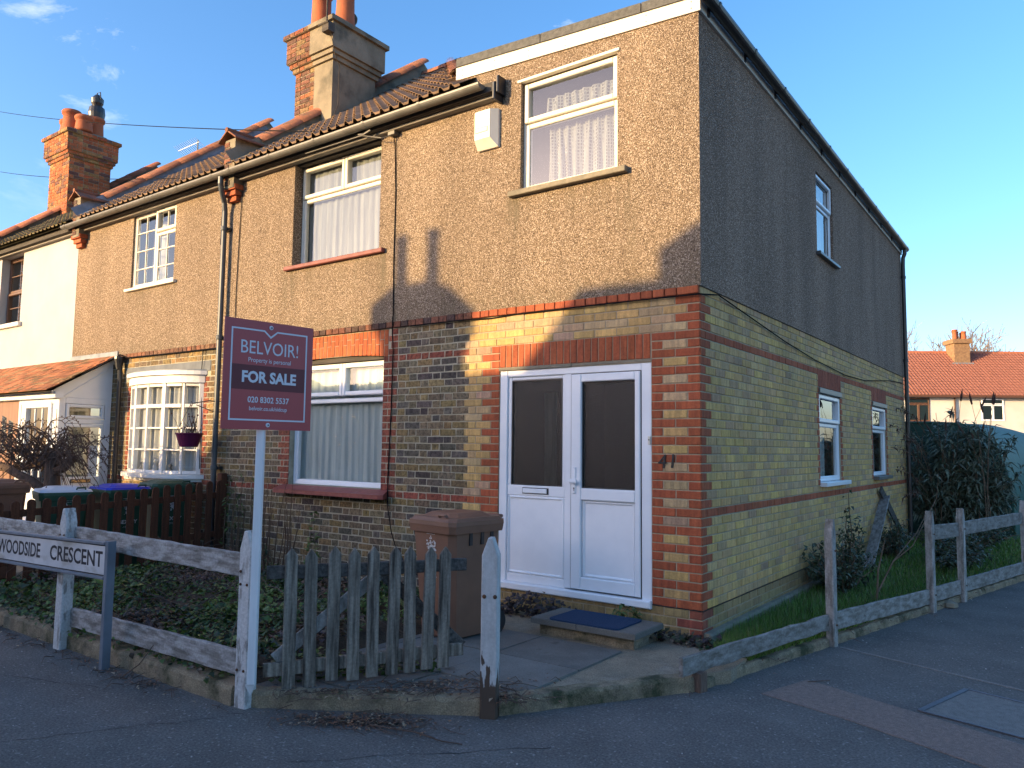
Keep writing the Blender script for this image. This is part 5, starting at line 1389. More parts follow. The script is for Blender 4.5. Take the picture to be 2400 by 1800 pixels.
rbox(mb := MB(), FG.p(.80, .69, -.035), FG.p(1.36, .17, -.035), .08, .02, bev=.004); obj('brace', mb, m_pickd, gt)

sf = thing('rail_fence', (.9, 1.5, -.1), 'weathered grey broken timber fence along the pavement beside the flank lawn', 'fence')
def sp(s, n=0, z=0): return GS+SDV*s+SNV*n+V((0, 0, z))
ang = math.atan2(SDV.y, SDV.x)-0.0
for s_, z in ((1.93, .965), (4.10, .935), (4.985, .925), (7.25, .93), (9.6, .93)):
    p = sp(s_); _, F = post(sf, p.x, p.y, -.12, z, .072, .07, m_wzg, ang+R(180)*0)
    for w in (.70, .08): bolt(sf, F, 0, w, .041, .009)
for (s0, s1, za, zb, wd, sd) in ((-.17, 1.89, .085, .095, .125, 11), (1.97, 4.06, .095, .055, .15, 12), (4.14, 4.945, .065, .06, .15, 13), (5.03, 7.21, .065, .06, .15, 14), (7.29, 9.5, .06, .06, .15, 15),
                                 (4.14, 4.945, .705, .69, .155, 16), (5.03, 7.21, .695, .70, .15, 17), (7.29, 9.5, .70, .7, .15, 18)):
    wrail(sf, sp(s0, .02, za), sp(s1, .02, zb), wd, .032, m_wy, sd, warp=.008 if sd == 11 else .004)
post(sf, GS.x+.005, GS.y+.02, -.12, .035, .085, .07, M('stump', (.10, .065, .05), (.16, .11, .085), 9, rough=.9, bump=.5, stretch=(7, 7, 1)), ang, .008, 'post_stump')

# dark brown round-topped picket fence between the two gardens
bf = thing('picket_fence', (-6.6, -1.5, 0), 'dark brown round-topped picket fence between the two front gardens', 'fence')
m_creo = wood('creosoted_pale', 'z', (.07, .03, .018), (.115, .048, .027), None, bump=.4)
FB = Fr((-6.6, 0, 0), (0, 1, 0), (0, 0, 1))
i = 0; y = -3.0
while y < -.1:
    top = .90+.20*(y+3.0)/3.0-.02+random.uniform(-.008, .008); w = .085; mb = MB(); pts = [FB.p(y-w/2, .02, 0), FB.p(y+w/2, .02, 0)]
    for k in range(9): an = math.pi*k/8; pts.append(FB.p(y+math.cos(an)*w/2, top-w/2+math.sin(an)*w/2, 0))
    prism(mb, pts, (.019, 0, 0)); obj('pale', mb, m_creo, bf); y += .155 if y < -1.2 else .145
for z in (.28, .78): 
    mb = MB(); rbox(mb, (-6.616, -3.02, z-.02), (-6.616, -.02, z+.10), .075, .03); obj('rail', mb, m_creo, bf)
mb = MB(); box(mb, -6.66, -6.57, -.12, -.03, -.05, 1.16, .01); obj('post', mb, m_creo, bf)

# ================================================================== signs
m_sred = M('sign_red', (.40, .042, .048), (.37, .038, .045), 3, rough=.38, spec=.5); m_sband = M('sign_dark_band', (.135, .022, .028), (.125, .02, .027), 3, rough=.4)
m_sw = M('sign_white', (.66, .64, .68), (.62, .60, .64), 3, rough=.5); m_postw = M('white_sign_post', (.72, .73, .74), (.64, .65, .66), 6, rough=.5, bump=.1, stretch=(3, 3, .5))
fs_ = thing('for_sale_sign', (-1.67, -3.06, 0), 'red estate agent for sale board on a white post strapped to the fence', 'sign')
th = R(84); FSN = V((math.sin(th), -math.cos(th), 0)); FSU = V((math.cos(th), math.sin(th), 0))
mb = MB(); bx(mb, Fr((-1.665, -3.075, 0), V((.75, .66, 0)), (0, 0, 1)), -.024, .024, .07, 2.30, -.024, .024, .003); v0 = len(mb.v)
mb.add([(-1.689+.006, -3.075-.034, .07), (-1.665+.034-.005, -3.075-.0, .07), (-1.665+.0, -3.075+.034, .07), (-1.665-.034, -3.075+.0, .07), (-1.668, -3.078, .0)], [(0, 1, 4), (1, 2, 4), (2, 3, 4), (3, 0, 4)])
obj('post', mb, m_postw, fs_)
lean = .004
FSB = Fr(V((-1.665, -3.075, 1.98))+FSN*.036+FSU*.02, FSU, V((0, 0, 1)))
BW, BH = .625, .685
mb = MB(); bx(mb, FSB, -BW/2, BW/2, -BH/2, BH/2, 0, .005); bd = obj('board', mb, m_sred, fs_)
bw, bh = BW/2-.045, BH/2-.055
mb = MB(); lw = .010; D0, D1 = .0053, .0058
for (a, b, c, e) in ((-bw, -bw+lw, -bh, bh), (bw-lw, bw, -bh, bh), (-bw+lw, bw-lw, -bh, -bh+lw), (-bw+lw, -.045, bh-lw, bh), (.045, bw-lw, bh-lw, bh)): bx(mb, FSB, a, b, c, e, D0, D1)
for s_ in (-1, 1): prism(mb, [FSB.p(s_*.045, bh, D0), FSB.p(s_*.045, bh-lw*1.2, D0), FSB.p(0, bh-.05, D0), FSB.p(0, bh-.036, D0)], FSN*.0005)
obj('border', mb, m_sw, bd)
mb = MB(); bx(mb, FSB, -bw+lw, bw-lw, -.095, .06, .0052, .0056); obj('band', mb, m_sband, bd)
text(fs_, 'BELVOIR!', FSB, 0, .168, .0058, .118, m_sw, sx=.86, ext=.0003)
text(fs_, 'Property is personal', FSB, 0, .092, .0058, .040, m_sw, sx=.92, ext=.0003)
text(fs_, 'FOR SALE', FSB, 0, -.018, .0060, .096, m_sw, bold=.0035, sx=.93, ext=.0003)
text(fs_, '020 8302 5537', FSB, 0, -.158, .0058, .052, m_sw, bold=.0008, sx=.92, ext=.0003)
text(fs_, 'belvoir.co.uk/sidcup', FSB, 0, -.212, .0058, .036, m_sw, bold=.0003, sx=.92, ext=.0003)
for z in (BH/2-.035, -BH/2+.03):
    mb = MB(); lathe(mb, [(.014, 0), (.014, .003), (.008, .005)], (0, 0, 0), 14); mb.v = [tuple(FSB.p(.0+x, z+y, .005+q)) for x, y, q in mb.v]; sc_ = obj('screw', mb, m_sw, bd)
    mb = MB(); lathe(mb, [(.006, 0), (.005, .003)], (0, 0, 0), 10); mb.v = [tuple(FSB.p(.002+x, z+y, .010+q)) for x, y, q in mb.v]; obj('screw_head', mb, m_steel, sc_)

ss = thing('street_name_sign', (-4.3, -3.2, -.1), 'white street name plate reading WOODSIDE CRESCENT on dark grey metal posts', 'sign')
m_sp = M('grey_painted_steel', (.16, .185, .22), (.125, .145, .17), 6, rough=.5, bump=.1); m_plate = M('worn_sign_white', (.60, .60, .60), (.42, .43, .44), 3.5, rough=.5, lo=.3, hi=.7, c3=(.34, .33, .30), s3=2.2, t3=(.52, .64), st3=(1, 1, 2.5), bump=.1)
m_dark = M('sign_black', (.012, .013, .02), (.018, .019, .026), 4, rough=.45)
FSS = Fr((-3.26, -3.195, .68), (1, 0, .0255), (-.0255, 0, 1))
for u in (0, -2.02):
    mb = MB(); bx(mb, Fr((-3.245+u, -3.19, 0), (1, 0, 0), (0, 0, 1)), -.022, .022, -.12, .825+u*.0255, -.03, .03, .003); obj('post', mb, m_sp, ss)
mb = MB(); bx(mb, FSS, -2.02, -.03, -.115, .115, -.006, .004); pl = obj('plate', mb, m_plate, ss)
mb = MB(); bx(mb, FSS, -2.03, -.028, .113, .135, -.01, .02, .003); bx(mb, FSS, -2.03, -.028, -.137, -.117, -.01, .022, .003); obj('frame', mb, m_sp, ss)
mb = MB(); bx(mb, FSS, -2.02, -.03, -.113, -.104, .004, .0048); bx(mb, FSS, -2.02, -.03, .104, .113, .004, .0048); obj('border_line', mb, m_dark, ss)
text(ss, 'WOODSIDE', FSS, -1.10, 0, .0045, .160, m_dark, 'RIGHT', bold=.003, sx=.95, ext=.0004); text(ss, 'CRESCENT', FSS, -.075, 0, .0045, .160, m_dark, 'RIGHT', bold=.003, sx=1.10, ext=.0004)

# ================================================================== wheelie bins
def wheelie(loc, rz, body, lid, label, bright=None, deco=True, h=.95, grp=None, wd=.56):
    t = thing('wheelie_bin', loc, label, 'bin', grp, rz)
    def frus(mb, b0, t0, z0, z1, ch=.05):
        def oct_(w, d, z):
            return [(-w+ch, -d, z), (w-ch, -d, z), (w, -d+ch, z), (w, d-ch, z), (w-ch, d, z), (-w+ch, d, z), (-w, d-ch, z), (-w, -d+ch, z)]
        vs = oct_(*b0, z0)+oct_(*t0, z1); fs = [tuple(range(7, -1, -1)), tuple(range(8, 16))]+[(i, (i+1) % 8, 8+(i+1) % 8, 8+i) for i in range(8)]
        mb.add(vs, fs)
    k = wd/.56
    mb = MB(); frus(mb, (.205*k, .225*k), (.255*k, .285*k), .02, h-.09); b_ = obj('body', mb, body, t, local=True)
    mb = MB(); frus(mb, (.275*k, .305*k), (.283*k, .313*k), h-.10, h-.04, .04); frus(mb, (.287*k, .317*k), (.285*k, .315*k), h-.0395, h-.005, .045); obj('rim', mb, body, t, local=True)
    for sx in (-.16, -.06, .06, .16):
        m = MB(); prism(m, [(sx*k-.008, -.285*k, h-.10), (sx*k+.008, -.285*k, h-.10), (sx*k+.003, -.255*k, h-.18), (sx*k-.003, -.255*k, h-.18)][:4], (0, .04, 0)); obj('rib', m, body, t, local=True)
    for sy in (-.08, .05, .16):
        m = MB(); box(m, .236*k, .262*k, sy-.016, sy+.016, h-.20, h-.10); obj('side_slot', m, m_black, t, local=True)
    mb = MB(); frus(mb, (.278*k, .308*k), (.262*k, .288*k), h-.0045, h+.022, .05); frus(mb, (.215*k, .235*k), (.16*k, .185*k), h+.0225, h+.055, .05); ld = obj('lid', mb, lid, t, local=True)
    m = MB(); tube(m, [(.10, -.275*k, h+.02), (.105, -.295*k, h+.045), (.19, -.295*k, h+.045), (.195, -.275*k, h+.02)], .011, 8); tube(m, [(-.19, .30*k, h+.0), (-.19, .345*k, h+.01), (.19, .345*k, h+.01), (.19, .30*k, h+.0)], .016, 8); obj('handle', m, body, t, local=True)
    for sx in (-1, 1):
        m = MB(); lathe(m, [(.04, -.025), (.1, -.025), (.1, .025), (.04, .025)], (0, 0, 0), 18); m.v = [(sx*.235*k+z, .235*k+x, .1+y) for x, y, z in m.v]; obj('wheel', m, m_black, t, local=True)
    return t, k
m_binb = M('brown_bin_plastic', (.215, .108, .066), (.175, .088, .055), 4, rough=.55, spec=.4, bump=.05, bscale=200); m_bing = M('green_bin_plastic', (.022, .075, .042), (.016, .06, .034), 4, rough=.5, spec=.4)
m_lidw = M('white_bin_lid', (.62, .63, .66), (.56, .57, .6), 4, rough=.45); m_lidb = M('blue_bin_lid', (.025, .045, .48), (.02, .04, .42), 4, rough=.4)
m_prt = M('white_print', (.62, .60, .58), (.55, .54, .52), 6, rough=.6)
def crest(t, k, y=-.262, z=.60, sc_=1.0, word='BEXLEY', h=.95):
    """council crest: shield with supporters, small print lines and the borough name"""
    tl = R(3.6); F = Fr((0, -.2275*k, .02), (1, 0, 0), V((0, -.060*k, h-.11)).normalized())
    F = Fr((0, -.2265*k-.002, .02), (1, 0, 0), V((0, -.060*k, h-.11)).normalized())
    rr = random.Random(3); mb = MB()
    def blob(u, w, r, n=7):
        pts = [F.p(u+math.cos(6.283*i/n)*r*rr.uniform(.6, 1.1), w+math.sin(6.283*i/n)*r*rr.uniform(.7, 1.2), .0015) for i in range(n)]; mb.add(pts, [tuple(range(n))])
    for _ in range(46):
        u = rr.uniform(-.055, .055); w = .70+rr.uniform(-.075, .07)
        if abs(u) > .02 or w > .72 or rr.random() < .3: blob(u*sc_, w, rr.uniform(.005, .012))
    mb.add([F.p(a, b, .0012) for a, b in ((-.018, .73), (.018, .73), (.018, .69), (0, .665), (-.018, .69))], [(4, 3, 2, 1, 0)[::-1]])
    for u, w in ((-.008, .785), (0, .80), (.008, .785)): blob(u, w, .008)
    for w, a, hh in ((.835, .075, .007), (.818, .05, .004), (.49, .05, .004), (.475, .06, .004)):
        x = -a
        while x < a:
            q = min(a, x+rr.uniform(.006, .018)); mb.add([F.p(x, w, .0015), F.p(q, w, .0015), F.p(q, w+hh, .0015), F.p(x, w+hh, .0015)], [(0, 1, 2, 3)]); x = q+.003
    o = obj('crest', mb, m_prt, None); o.parent = t
    tx = text(None, word, F, 0, .545, .0015, .066, m_prt, bold=.0015, ext=.0002); tx.parent = t
bt, k = wheelie((-1.72, -1.07, 0), R(-7), m_binb, m_binb, 'brown wheelie bin standing beside the white front door')
crest(bt, k)
G39 = 'bins behind the brown picket fence'
bt, k = wheelie((-7.35, -.42, 0), R(80), m_bing, m_bing, 'dark green wheelie bin with green lid nearest the bow window', h=1.0, grp=G39); crest(bt, k, h=1.0)
bt, k = wheelie((-7.32, -1.06, 0), R(86), m_bing, m_lidb, 'green wheelie bin with bright blue lid behind brown pickets', h=.97, grp=G39); crest(bt, k, h=.97)
bt, k = wheelie((-7.38, -1.72, 0), R(75), m_bing, m_lidw, 'green wheelie bin with white lid under the weeping tree', h=.96, grp=G39); crest(bt, k, h=.96)
bt, k = wheelie((-7.45, -2.45, 0), R(95), m_binb, m_binb, 'brown wheelie bin behind the brown pickets', h=1.06, grp=G39)

# hanging basket on a scroll bracket
t = thing('hanging_basket', (-6.97, -.35, 1.5), 'purple hanging flower basket with dry stems on a black scroll bracket', 'hanging basket')
mb = MB(); bx(mb, FR, -6.70, -6.68, 1.92, 2.22, .006, .014); tube(mb, [FR.p(-6.69, 2.10, .01), FR.p(-6.82, 2.12, .18), FR.p(-6.96, 2.08, .34)], .007, 6); tube(mb, [FR.p(-6.69, 1.97, .01), FR.p(-6.80, 1.98, .15), FR.p(-6.93, 2.06, .30)], .006, 6)
pts = [FR.p(-6.97-.02*math.cos(a_)*1, 2.07-.03*math.sin(a_), .35+.0*a_) for a_ in [i*.6 for i in range(9)]]; tube(mb, pts, .006, 6); obj('bracket', mb, m_black, t)
mb = MB(); c_ = V((-6.97, -.36, 0))
lathe(mb, [(.10, 1.50), (.115, 1.505), (.165, 1.66), (.175, 1.67), (.175, 1.685), (.16, 1.685), (.15, 1.66)], c_, 20); obj('basket', mb, M('purple_plastic', (.13, .012, .06), (.10, .01, .05), 5, rough=.45), t, smooth=False)
mb = MB()
for k_ in range(3): an = k_*2.09; tube(mb, [c_+V((.165*math.cos(an), .165*math.sin(an), 1.685)), c_+V((0, 0, 2.06))], .0035, 5)
obj('chain', mb, m_black, t)
rr = random.Random(5); mb = MB()
for _ in range(26):
    an, r_ = rr.uniform(0, 6.28), rr.uniform(0, .12); p = c_+V((r_*math.cos(an), r_*math.sin(an), 1.67)); q = p+V((rr.uniform(-.12, .08), rr.uniform(-.08, .08), rr.uniform(.05, .26))); tube(mb, [p, p.lerp(q, .5)+V((.02, 0, .02)), q], [.004, .003, .002], 4)
    if rr.random() < .6: lathe(mb, [(.006, 0), (.012, .012), (.004, .022)], q, 6)
obj('dry_stems', mb, M('dry_stem', (.07, .035, .03), (.11, .06, .045), 9, rough=.9), t)

# ================================================================== planting
m_leaf = M('leaf', (1, 1, 1), (.8, .8, .8), 30, rough=.5, spec=.45, attr=True, transl=.18)
m_bark = M('bark', (.075, .05, .038), (.13, .09, .07), 9, rough=.95, bump=.8, bscale=30, stretch=(3, 3, .8))
m_stem = M('woody_stem', (.13, .085, .055), (.20, .14, .095), 9, rough=.9)
def leaf(mb, p, d, n, Ln, W, col, droop=.2):
    """a folded leaf: two halves meeting at the midrib"""
    d = d.normalized(); s = d.cross(n)
    if s.length < 1e-4: s = d.orthogonal()
    s.normalize(); n = s.cross(d)
    a = p; m1 = p+d*Ln*.45+n*Ln*.06; tip = p+d*Ln-n*Ln*droop
    l1 = p+d*Ln*.40+s*W*.5+n*Ln*.12; r1 = p+d*Ln*.40-s*W*.5+n*Ln*.12
    b = len(mb.v); mb.v += [tuple(a), tuple(l1), tuple(tip), tuple(m1), tuple(r1)]; mb.c += [col]*5
    mb.f += [(b, b+3, b+1), (b+3, b+2, b+1), (b, b+4, b+3), (b+4, b+2, b+3)]
def rv(rr): 
    while True:
        v = V((rr.uniform(-1, 1), rr.uniform(-1, 1), rr.uniform(-1, 1)))
        if .05 < v.length < 1: return v.normalized()
def lc(rr, pal, a=.3):
    c = rr.choice(pal); k = 1+rr.uniform(-a, a); return tuple(x*k for x in c)

# ivy and bramble covering the front bed
rr = random.Random(11); mb = MB()
IV = [(.045, .085, .024), (.055, .105, .028), (.08, .15, .03), (.04, .065, .036), (.11, .175, .04), (.065, .05, .055), (.12, .10, .065), (.15, .20, .06)]
def bedh(x, y): return .05+.16*max(0, math.sin((y+3.05)/2.9*math.pi))*(.55+.45*math.sin(x*1.7+1)*math.cos(y*1.9))+.05*math.sin(x*4.1)*math.sin(y*3.7)
for _ in range(15000):
    x = rr.uniform(-6.5, -2.02); y = rr.uniform(-2.96, -.06)
    if x > -2.5 and y > -1.7 and rr.random() < .7: continue
    h = bedh(x, y); p = V((x, y, max(.02, h*rr.uniform(.35, 1.05)+rr.uniform(0, .05))))
    n = (V((0, 0, 1))+rv(rr)*.75).normalized(); d = rv(rr); d.z *= .35
    Ln = rr.uniform(.025, .065)*(1.5 if rr.random() < .12 else 1)
    q_ = math.sin(x*2.3+.7)*math.sin(y*2.9+x*.8)+rr.uniform(-.35, .35)
    pal = IV[4:5]+IV[7:]+IV[2:3]+[(.13, .22, .05)] if q_ > .35 else (IV[5:7]+[(.07, .045, .03), (.10, .06, .035)] if q_ < -.5 else IV[:4])
    leaf(mb, p, d, n, Ln, Ln*rr.uniform(.7, 1.0), lc(rr, pal, .35))
for _ in range(260):           # trailing over the kerb and under the gate
    s_ = rr.uniform(0, 1); x = -6.2+s_*4.2; leaf(mb, V((x, -3.06+rr.uniform(-.04, .1), .03+rr.uniform(0, .05))), rv(rr), V((0, -.3, 1)), rr.uniform(.03, .06), .04, lc(rr, IV[:5]+[(.10, .07, .05)]))
for _ in range(700):
    u = rr.uniform(.1, 1.2); p = FG.p(u, rr.uniform(.0, .09+.05*math.sin(u*5)), -.06-rr.uniform(0, .45)); leaf(mb, p, rv(rr), V((0, 0, 1)), rr.uniform(.03, .065), .045, lc(rr, IV))
obj('ivy', mb, m_leaf, label='dark ivy and bramble covering the front garden bed', cat='ivy', kind='stuff')
mb = MB()
for _ in range(46):            # bramble runners
    x, y = rr.uniform(-6.2, -2.2), rr.uniform(-2.9, -.6); a = rr.uniform(0, 6.28); L_ = rr.uniform(.5, 1.3); pts = []
    for i in range(8):
        s_ = i/7; pts.append(V((x+math.cos(a+.4*s_)*L_*s_, max(-2.98, y+math.sin(a+.4*s_)*L_*s_*.7), .10+bedh(x, y)*.8+.22*math.sin(s_*3.0)*rr.uniform(.5, 1))))
    tube(mb, pts, [.005-.0004*i for i in range(8)], 4)
obj('bramble_runners', mb, M('bramble_stem', (.075, .045, .038), (.13, .09, .065), 9, rough=.8), label='bare bramble runners arching through the front bed', cat='bramble', kind='stuff')

# tall dry weed stalks and leafy suckers below the window
rr = random.Random(12)
def plant(name, label, cat, base, stems, leaves, pal, stem_m=m_stem, group=None, lsz=(.05, .09), lw=.5, dro=.3):
    t = thing(name, base, label, cat, group)
    mb = MB(); lm = MB()
    for (pts, r0) in stems:
        n = len(pts); tube(mb, pts, [max(.0015, r0*(1-.75*i/(n-1))) for i in range(n)], 5)
        for _ in range(leaves):
            i = rr.uniform(.25, 1)*(n-1); a = pts[int(i)].lerp(pts[min(n-1, int(i)+1)], i-int(i)); d = rv(rr); d.z = d.z*.5+.1
            Ln = rr.uniform(*lsz); leaf(lm, a, d, (V((0, 0, 1))+rv(rr)*.4), Ln, Ln*lw, lc(rr, pal), dro)
    if stems: obj('stems', mb, stem_m, t)
    if lm.v: obj('leaves', lm, m_leaf, t)
    return t
def cane(x, y, h, dx, dy, n=7, z0=.02, bow=.06):
    q = rr.uniform(-bow, bow); return [V((x+dx*i/(n-1)+q*math.sin(i/(n-1)*math.pi), y+dy*i/(n-1), z0+h*i/(n-1))) for i in range(n)]
m_dry = M('dry_stalk', (.06, .038, .026), (.11, .075, .05), 9, rough=.9)
GRN = [(.045, .085, .018), (.07, .13, .025), (.035, .06, .02)]
for j, (x, y) in enumerate(((-4.75, -.75), (-4.25, -.85), (-5.4, -.6))):
    st = [(cane(x+rr.uniform(-.26, .26), y+rr.uniform(-.12, .12), rr.uniform(.7, 1.25), rr.uniform(-.05, .22), rr.uniform(-.05, .05)), .0085) for _ in range(11)]
    plant('weed_clump', ['clump of tall dry weed stalks below the middle of the window sill', 'clump of tall dry weed stalks behind the gate pickets', 'clump of tall dry weed stalks behind the white sign post'][j], 'weed', (x, y, 0), st, 0, GRN, m_dry)
plant('leafy_sucker', 'twisting leafy green sucker rising above the gate', 'plant', (-3.95, -.85, 0), [(cane(-3.95, -.85, .86, .12, 0), .007), (cane(-3.9, -.8, .6, .05, 0), .006)], 34, [(.06, .11, .022), (.085, .15, .03)], lsz=(.05, .08), lw=.7)
plant('leafy_sucker', 'small dark evergreen seedling under the dry stalks', 'plant', (-4.55, -.9, 0), [(cane(-4.55+rr.uniform(-.1, .1), -.9, .42, rr.uniform(-.15, .15), 0), .006) for _ in range(4)], 14, [(.03, .05, .025), (.045, .07, .03)], lsz=(.09, .14), lw=.3)
plant('climbing_plant', 'straggly green climber at the foot of the grey downpipe', 'plant', (-6.35, -.25, 0), [(cane(-6.35+rr.uniform(-.2, .3), -.2, rr.uniform(.8, 1.25), rr.uniform(-.1, .15), 0), .006) for _ in range(7)], 16, [(.08, .13, .025), (.055, .10, .02), (.11, .14, .04)], lsz=(.05, .085), lw=.55)
plant('climbing_plant', 'straggly green climber on the wall between window and downpipe', 'plant', (-5.75, -.25, 0), [(cane(-5.75+rr.uniform(-.15, .15), -.22, rr.uniform(.9, 1.3), rr.uniform(-.1, .1), 0), .005) for _ in range(5)], 12, [(.08, .13, .025), (.055, .10, .02)], lsz=(.05, .08), lw=.5)
plant('weed_clump', 'low rosette of green weeds beside the doorstep', 'weed', (-.62, -.09, .0), [(cane(-.75+i*.06, -.09, rr.uniform(.1, .2), rr.uniform(-.08, .08), -.03, 4), .003) for i in range(5)], 16, [(.06, .12, .03), (.08, .14, .035)], lsz=(.06, .11), lw=.3)
# heap of dark leaves caught between the bin and the step
lm = MB()
for _ in range(420):
    s_ = rr.uniform(0, 1); x = -2.0+s_*1.0; h = .19*math.sin(min(1, s_*1.15)*math.pi*.9)+.03; p = V((x, -.10-abs(rr.gauss(0, .07)), rr.uniform(.0, h))); Ln = rr.uniform(.035, .06)
    leaf(lm, p, rv(rr), V((0, -.6, .8)), Ln, Ln*.9, lc(rr, [(.035, .026, .03), (.055, .04, .042), (.028, .03, .032)]))
for _ in range(150):
    leaf(lm, V((-.30+rr.uniform(-.05, .5), -.12-abs(rr.gauss(0, .06)), rr.uniform(0, .07))), rv(rr), V((0, -.4, 1)), .05, .045, lc(rr, [(.035, .026, .03), (.05, .045, .03), (.04, .06, .025)]))
obj('leaf_heap', lm, m_leaf, label='heap of dark dead ivy leaves between the bin and the step', cat='leaves', kind='stuff')

# litter: dead leaves and twigs along kerb and gateway, pale grit on the pavement
lm = MB(); tm = MB()
DL = [(.20, .09, .05), (.15, .08, .055), (.27, .16, .09), (.09, .06, .045), (.36, .28, .19)]
def litter(cx, cy, sx, sy, n, z, tw, rot=0):
    for _ in range(n):
        a, b = rr.gauss(0, sx), rr.gauss(0, sy); x = cx+a*math.cos(rot)-b*math.sin(rot); y = cy+a*math.sin(rot)+b*math.cos(rot)
        leaf(lm, V((x, y, z+rr.uniform(.003, .03))), V((rr.uniform(-1, 1), rr.uniform(-1, 1), rr.uniform(-.2, .3))), V((0, 0, 1)), rr.uniform(.015, .045), rr.uniform(.01, .025), lc(rr, DL))
    for _ in range(tw):
        a, b = rr.gauss(0, sx), rr.gauss(0, sy); x = cx+a*math.cos(rot)-b*math.sin(rot); y = cy+a*math.sin(rot)+b*math.cos(rot); an = rr.uniform(0, 6.28); L_ = rr.uniform(.04, .22)
        tube(tm, [V((x, y, z+.008)), V((x+math.cos(an)*L_*.5, y+math.sin(an)*L_*.5, z+rr.uniform(.01, .035))), V((x+math.cos(an+.3)*L_, y+math.sin(an+.3)*L_, z+.008))], [.003, .0025, .0015], 4)
litter(-1.02, -2.80, .24, .06, 420, -.1, 90, R(31)); litter(-.85, -2.25, .30, .11, 330, .0, 80, R(40)); litter(-.35, -2.15, .10, .05, 40, .0, 26, R(50)); litter(-3.0, -3.2, .5, .04, 90, -.1, 40); litter(-5.0, -3.2, .8, .05, 90, -.1, 30); litter(-1.35, -2.80, .2, .05, 60, .0, 20, R(31))
litter(.15, -.16, .16, .05, 60, .0, 20); litter(1.0, 2.0, .08, 1.4, 90, -.05, 20, -.2); litter(1.55, 4.6, .06, 1.3, 80, -.06, 15, -.2); litter(2.6, -2.6, 1.0, 1.0, 10, -.1, 4)
tube(tm, [V((-.9, -2.80, -.085)), V((-.6, -2.74, -.075)), V((-.42, -2.72, -.09)), V((-.30, -2.68, -.092))], [.005, .0045, .004, .003], 5)
tube(tm, [V((-2.9, -3.25, -.08)), V((-2.75, -3.2, .03)), V((-2.72, -3.12, .15))], [.004, .004, .003], 5); tube(tm, [V((.9, -.28, -.092)), V((1.02, -.16, -.09))], [.004, .003], 5)
obj('leaf_litter', lm, m_leaf, label='dead brown leaves scattered along the kerb and gateway', cat='leaves', kind='stuff'); obj('twigs', tm, m_bark, label='dead twigs scattered along the kerb and gateway', cat='twigs', kind='stuff')
gm = MB()
for _ in range(420):
    x, y = rr.uniform(-5, 3.2), rr.uniform(-4.6, 4.5)
    inside = (x < .3 and y > -3.05 and (V((x, y, 0))-GP).dot(gn) > -.05) or (x < .36+.224*(y+.96) and y > -1)
    if inside or (rr.random() < .45 and x < 0): continue
    r_ = rr.choice([.003, .004, .005, .007]); lathe(gm, [(r_, -.002), (r_*.9, r_*.5), (r_*.3, r_*.8)], (x, y, -.1), 5)
obj('grit', gm, M('pale_grit', (.42, .40, .37), (.3, .29, .27), 9, rough=.9), label='pale grit scattered over the pavement', cat='grit', kind='stuff')

# side lawn grass and low weeds
rr = random.Random(21); mb = MB()
GR = [(.10, .215, .032), (.125, .255, .04), (.08, .17, .03), (.17, .27, .06), (.19, .21, .085)]
for _ in range(26000):
    y = -.25+(rr.random()**1.7)*11; x1 = .36+.224*(y+.96)-.05; x = rr.uniform(.08, max(.12, x1)); h = rr.uniform(.03, .10)*(1.25 if x < .35 else .9)
    if y < .1 and x < .2: continue
    b = len(mb.v); a = rr.uniform(0, 6.28); w = .0035+.0008*max(0, y); tx, ty = rr.uniform(-.04, .04), rr.uniform(-.04, .04); c = lc(rr, GR)
    ca, sa = math.cos(a)*w, math.sin(a)*w
    mb.v += [(x-ca, y-sa, -.026), (x+ca, y+sa, -.026), (x+tx, y+ty, -.026+h)]; mb.c += [c]*3; mb.f += [(b, b+1, b+2)]
obj('grass', mb, m_leaf, label='rough green grass of the strip beside the flank wall', cat='grass', kind='stuff')
DK = [(.045, .07, .035), (.065, .095, .045), (.06, .08, .055), (.10, .12, .06)]
def shrub(name, label, base, rx, ry, h, nst, lv, pal, lsz, lw, stem_m=m_stem, up_=.6, dro=.3, clus=1):
    t = thing(name, base, label, 'shrub'); mb = MB(); lm = MB(); B = V(base)
    for _ in range(nst):
        a = rr.uniform(0, 6.28); r_ = math.sqrt(rr.random()); e = V((math.cos(a)*rx*r_, math.sin(a)*ry*r_, h*rr.uniform(.42, 1.08)*(1.05-.32*r_*r_)))
        s0 = B+V((e.x*.3, e.y*.3, 0)); pts = [s0.lerp(B+e, i/6)+V((rr.uniform(-.02, .02), rr.uniform(-.02, .02), .05*math.sin(i/6*math.pi))) for i in range(7)]
        tube(mb, pts, [.010*(1-.11*i) for i in range(7)], 4)
        for _ in range(lv):
            i = rr.uniform(.8, 6); a_ = pts[int(i)].lerp(pts[min(6, int(i)+1)], i-int(i))+rv(rr)*.05
            for _c in range(clus):
                d = rv(rr); d.z = d.z*.6+.15; Ln = rr.uniform(*lsz); leaf(lm, a_, d, V((0, 0, 1))+rv(rr)*.5, Ln, Ln*lw, lc(rr, pal), dro)
    obj('stems', mb, stem_m, t); obj('leaves', lm, m_leaf, t); return t
shrub('low_shrub', 'dark leafy shrub growing against the flank wall behind the lone fence post', (.32, 3.3, -.03), .34, 1.1, .62, 60, 24, DK, (.05, .09), .5)
shrub('low_shrub', 'small dark shrub sprig beside the pale leaning plank', (.20, 4.25, -.03), .12, .25, .95, 7, 26, DK, (.06, .09), .55)
shrub('low_shrub', 'dark shrub between the leaning planks', (.30, 6.6, -.03), .25, .7, .55, 26, 22, DK, (.06, .1), .45)
shrub('low_shrub', 'spreading dark bramble behind the two-rail fence', (1.15, 6.4, -.03), .40, 1.5, .42, 60, 24, DK, (.06, .1), .45)
